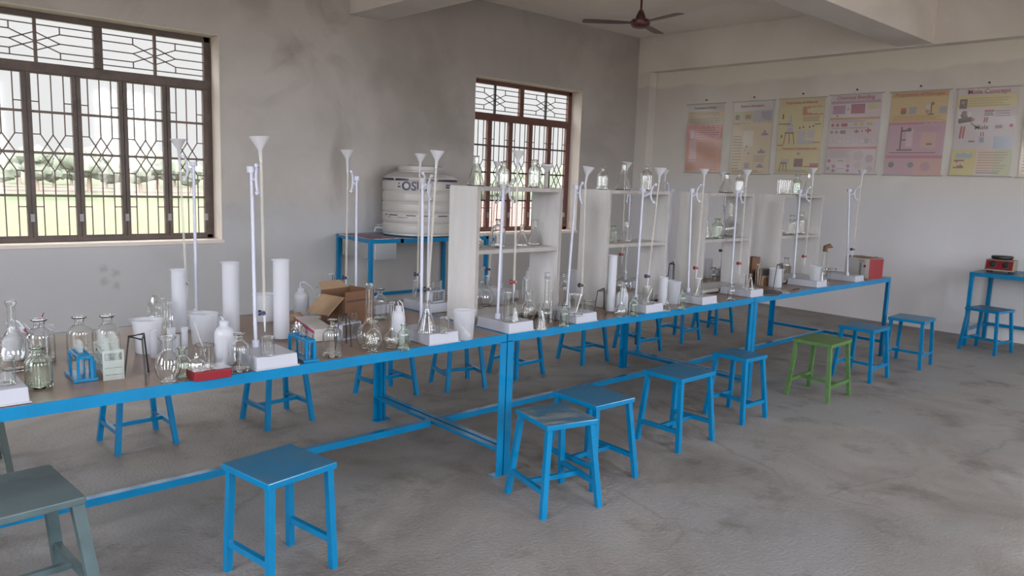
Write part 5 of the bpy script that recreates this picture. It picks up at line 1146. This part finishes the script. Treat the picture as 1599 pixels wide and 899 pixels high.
# glass rods leaning in vessels
def rod(p, q, P, label, m='glass', r=.0032, name='glass_rod'):
    a, b = facing(*p, P), facing(*q, P); c = (a+b)/2
    return tag(obj(name, MB().tube([a-c, b-c], r, 8), M[m], loc=c), label, 'rod', 'glass rods leaning in vessels')
M['rod'] = mat('white_glass_rod', (.72, .73, .74), .15)
rod((711, 497), (734, 526), foot(722.5, 532, H, 35)[0], 'glass rod leaning inside the tall plastic beaker at the joint', 'rod')
rod((304, 504), (323, 562), foot(318, 573, H, 32)[0], 'dark thermometer leaning in the low beaker by the red box', 'grey_clamp', name='thermometer')
rod((908, 459), (900, 486), foot(899, 494, ZSB, 24)[0]-HF*.01, 'glass rod slanting in the crowded beaker between shelf units', 'rod')
rod((1019, 449), (1009, 472), foot(1013, 476, ZSB, 18)[0], 'glass rod slanting in the beaker before the ribbed bottle unit', 'rod')
rod((1095, 433), (1086, 460), foot(1091, 463, ZSB, 13)[0], 'glass rod slanting in the beaker before the third shelf panel', 'rod')
rod((1138, 412), (1130, 436), foot(1134, 440, H, 10)[0], 'glass rod leaning behind the stand at the second joint', 'rod')
for x, yb, w, yt, lab in [(1134, 442, 13, 417, 'plain beaker holding a rod under the third shelf unit'), (1183, 456, 8, 412, 'slim glass cylinder beside the upright brown carton')]:
    ware('beaker' if w > 10 else 'cyl', x, yb, w, yt, lab, 'beaker' if w > 10 else 'cylinder', 'glass_beaker' if w > 10 else 'measuring_cylinder', group=GK)

# ---- ware on the shelf units (px x, width, top y, shelf, bottom y)
def shelf_ware(kind, x, w, yt, z, label, cat, name, m='glass', dy=0, **k):
    P = ony(x, 300, (UY0+UY1)/2+dy); P.z = z; return ware(kind, x, 0, w, yt, label, cat, name, m, P=P, **k)
TOP, MID = UZ+.0005, UM+.0005
for kind, x, w, yt, z, lab, cat, nm, m, dy, kw in [
 ('cone', 742.5, 28, 243, TOP, 'conical flask on top of the first shelf unit', 'flask', 'conical_flask', 'glass', 0, {}),
 ('reagent', 785.5, 18, 252, TOP, 'sparkling bottle on the first shelf unit before the window middle', 'bottle', 'reagent_bottle', 'glass', .03, dict(lip=.6, neck=.4)),
 ('reagent', 833.5, 19, 249, TOP, 'square shouldered bottle on the first shelf unit, the last of its top row', 'bottle', 'reagent_bottle', 'glass', 0, dict(lip=.58, neck=.42)),
 ('vol', 746, 22, 354, MID, 'round flask on the middle board beside the first white panel', 'flask', 'round_flask', 'glass', -.02, dict(neck=.4)),
 ('reagent', 780, 23, 342, MID, 'bottle on the middle board of the first shelf unit', 'bottle', 'reagent_bottle', 'glass', 0, dict(lip=.46, neck=.34)),
 ('cone', 817.5, 20, 351, MID, 'graduated conical flask on the middle board of the first shelf unit', 'flask', 'conical_flask', 'glass', 0, {}),
 ('cone', 838, 22, 343, MID, 'conical flask on the middle board against the end panel of the first unit', 'flask', 'conical_flask', 'glass', .03, {}),
 ('reagent', 940, 17, 260, TOP, 'ribbed glass bottle on the near end of the second shelf unit', 'bottle', 'ribbed_bottle', 'glass', 0, dict(lip=.55, neck=.3, n=84)),
 ('cone', 972.5, 24, 255, TOP, 'conical flask between two ribbed bottles on the second shelf unit', 'flask', 'conical_flask', 'glass', 0, {}),
 ('reagent', 1008, 18, 257, TOP, 'larger ribbed glass bottle at the far side of the second shelf unit top', 'bottle', 'ribbed_bottle', 'glass', 0, dict(lip=.5, neck=.32, n=84)),
 ('reagent', 961, 13, 352, MID, 'small greenish bottle on the middle board of the second shelf unit', 'bottle', 'reagent_bottle', 'glass_green', 0, dict(lip=.7, neck=.36)),
 ('cone', 981.5, 19, 345, MID, 'conical flask on the middle board of the second shelf unit', 'flask', 'conical_flask', 'glass', 0, {}),
 ('cone', 1133.5, 23, 271, TOP, 'conical flask on top of the third shelf unit', 'flask', 'conical_flask', 'glass', 0, {}),
 ('reagent', 1153.5, 15, 270, TOP, 'bottle on top of the third shelf unit', 'bottle', 'reagent_bottle', 'glass', 0, dict(lip=.5, neck=.34)),
 ('cone', 1106.5, 14, 336, MID, 'narrow conical flask half behind the third shelf panel', 'flask', 'conical_flask', 'glass', 0, {}),
 ('reagent', 1124, 18, 341, MID, 'bottle on the middle board of the third shelf unit', 'bottle', 'reagent_bottle', 'glass_green', -.04, dict(lip=.5, neck=.34)),
 ('vol', 1144, 25, 313, MID, 'tall wide bottomed flask on the middle board of the third shelf unit', 'flask', 'volumetric_flask', 'glass', .02, dict(neck=.24)),
 ('beaker', 1225, 23, 279, TOP, 'open glass dish on top of the fourth shelf unit', 'dish', 'glass_dish', 'glass_thin', 0, {}),
 ('reagent', 1243.5, 13, 273, TOP, 'bottle on top of the fourth shelf unit', 'bottle', 'reagent_bottle', 'glass_green', 0, dict(lip=.62, neck=.46)),
 ('cone', 1261, 16, 269, TOP, 'conical flask on top of the fourth shelf unit', 'flask', 'conical_flask', 'glass', 0, {}),
 ('vol', 1225.5, 9, 335, MID, 'slim flask beside the panel on the fourth unit middle board', 'flask', 'volumetric_flask', 'glass', .05, dict(neck=.4)),
 ('reagent', 1240.5, 13, 336, MID, 'first of two bottles on the fourth unit middle board', 'bottle', 'reagent_bottle', 'glass', 0, dict(lip=.6, neck=.4)),
 ('reagent', 1254.5, 14, 331, MID, 'second, taller bottle on the fourth unit middle board', 'bottle', 'reagent_bottle', 'glass', 0, dict(lip=.66, neck=.44))]:
    o = shelf_ware(kind, x, w, yt, z, lab, cat, nm, m, dy, group='glassware on the shelf units', **kw)
    if nm == 'ribbed_bottle':                                # vertical flutes pressed into the glass
        hmax = max(v.co.z for v in o.data.vertices)
        for v in o.data.vertices:
            a = math.atan2(v.co.y, v.co.x)
            if .03*hmax < v.co.z < .60*hmax: v.co.x *= 1+.035*math.cos(14*a); v.co.y *= 1+.035*math.cos(14*a)
o = shelf_ware('cyl', 852.5, 6, 268, TOP, 'glass thistle funnel standing on the end of the first shelf unit', 'funnel', 'thistle_funnel', 'cloudy_glass', 0)
hh = max(v.co.z for v in o.data.vertices); rr = max(v.co.x for v in o.data.vertices)
obj('cone', MB().lathe([(rr*.9, hh-.002), (rr*1.2, hh+.01), (rr*3, hh+.035), (rr*3, hh+.045), (rr*2.9, hh+.04)], n=20), M['funnel'], o)

# ------------------------------------------------------------------ light: an overcast sky, made brighter behind the camera to fill the room
w = bpy.data.worlds.new('sky'); SC.world = w; w.use_nodes = True; n, l = w.node_tree.nodes, w.node_tree.links
bg = n['Background']; tc = n.new('ShaderNodeTexCoord'); vd = n.new('ShaderNodeVectorMath'); vd.operation = 'DOT_PRODUCT'; vd.inputs[1].default_value = (-.35, -.93, .1)
l.new(tc.outputs['Generated'], vd.inputs[0]); cr = n.new('ShaderNodeValToRGB'); mr = n.new('ShaderNodeMapRange'); mr.inputs['From Min'].default_value = -1; l.new(vd.outputs['Value'], mr.inputs['Value']); l.new(mr.outputs[0], cr.inputs[0])
SKY_FRONT, SKY_BACK, ZENITH = 1.0, 17.5, 10.0
el = cr.color_ramp.elements; el[0].position = .30; el[0].color = (SKY_FRONT*.98, SKY_FRONT*.985, SKY_FRONT, 1); el[1].position = .75; el[1].color = (SKY_BACK*.95, SKY_BACK*.98, SKY_BACK*1.06, 1)
sx_ = n.new('ShaderNodeSeparateXYZ'); l.new(tc.outputs['Generated'], sx_.inputs[0]); el_ = n.new('ShaderNodeMapRange'); el_.interpolation_type = 'SMOOTHSTEP'   # overcast sky: far brighter overhead than at the horizon
el_.inputs['From Min'].default_value = .24; el_.inputs['From Max'].default_value = .62; el_.inputs['To Min'].default_value = 0; el_.inputs['To Max'].default_value = ZENITH; l.new(sx_.outputs['Z'], el_.inputs['Value'])
mxw = n.new('ShaderNodeMix'); mxw.data_type = 'RGBA'; mxw.blend_type = 'LIGHTEN'; mxw.inputs['Factor'].default_value = 1; l.new(cr.outputs[0], mxw.inputs['A']); l.new(el_.outputs[0], mxw.inputs['B'])
l.new(mxw.outputs['Result'], bg.inputs['Color']); bg.inputs['Strength'].default_value = 1
def portal(name, loc, rot, sx, sy):
    la = bpy.data.lights.new(name, 'AREA'); la.shape = 'RECTANGLE'; la.size = sx; la.size_y = sy; la.energy = 1; la.cycles.is_portal = True
    o = bpy.data.objects.new(name, la); COL.objects.link(o); o.location = loc; o.rotation_euler = rot; return o
for a, b, c, d in RH: portal('window_daylight', ((a+b)/2, YR-.31, (c+d)/2), (PI/2, 0, 0), b-a, d-c)  # portals at the added openings out of view
for a, b, c, d in NH: portal('window_daylight', (XN-.31, (a+b)/2, (c+d)/2), (PI/2, 0, -PI/2), b-a, d-c)
for W in (W1, W2): portal('window_daylight', ((W[0]+W[1])/2, YW+.32, (ZS+ZT)/2), (-PI/2, 0, 0), W[1]-W[0], ZT-ZS)

# ------------------------------------------------------------------ camera and view
cd = bpy.data.cameras.new('camera'); cam = bpy.data.objects.new('camera', cd); COL.objects.link(cam); SC.camera = cam
cd.sensor_fit = 'HORIZONTAL'; cd.sensor_width = 36; cd.lens = FPX/1599*36; cd.clip_start = .05; cd.clip_end = 2000
cam.matrix_world = Matrix((RT, UP, -FW)).transposed().to_4x4(); cam.location = CAM
vs_ = SC.view_settings; vs_.view_transform = 'Standard'; vs_.look = 'None'; vs_.gamma = 1; vs_.exposure = 0; vs_.use_curve_mapping = False
cy = SC.cycles; cy.max_bounces = 26; cy.diffuse_bounces = 6; cy.glossy_bounces = 5; cy.transmission_bounces = 24; cy.transparent_max_bounces = 48
cy.caustics_reflective = False; cy.caustics_refractive = True; cy.use_denoising = True; cy.sample_clamp_indirect = 12
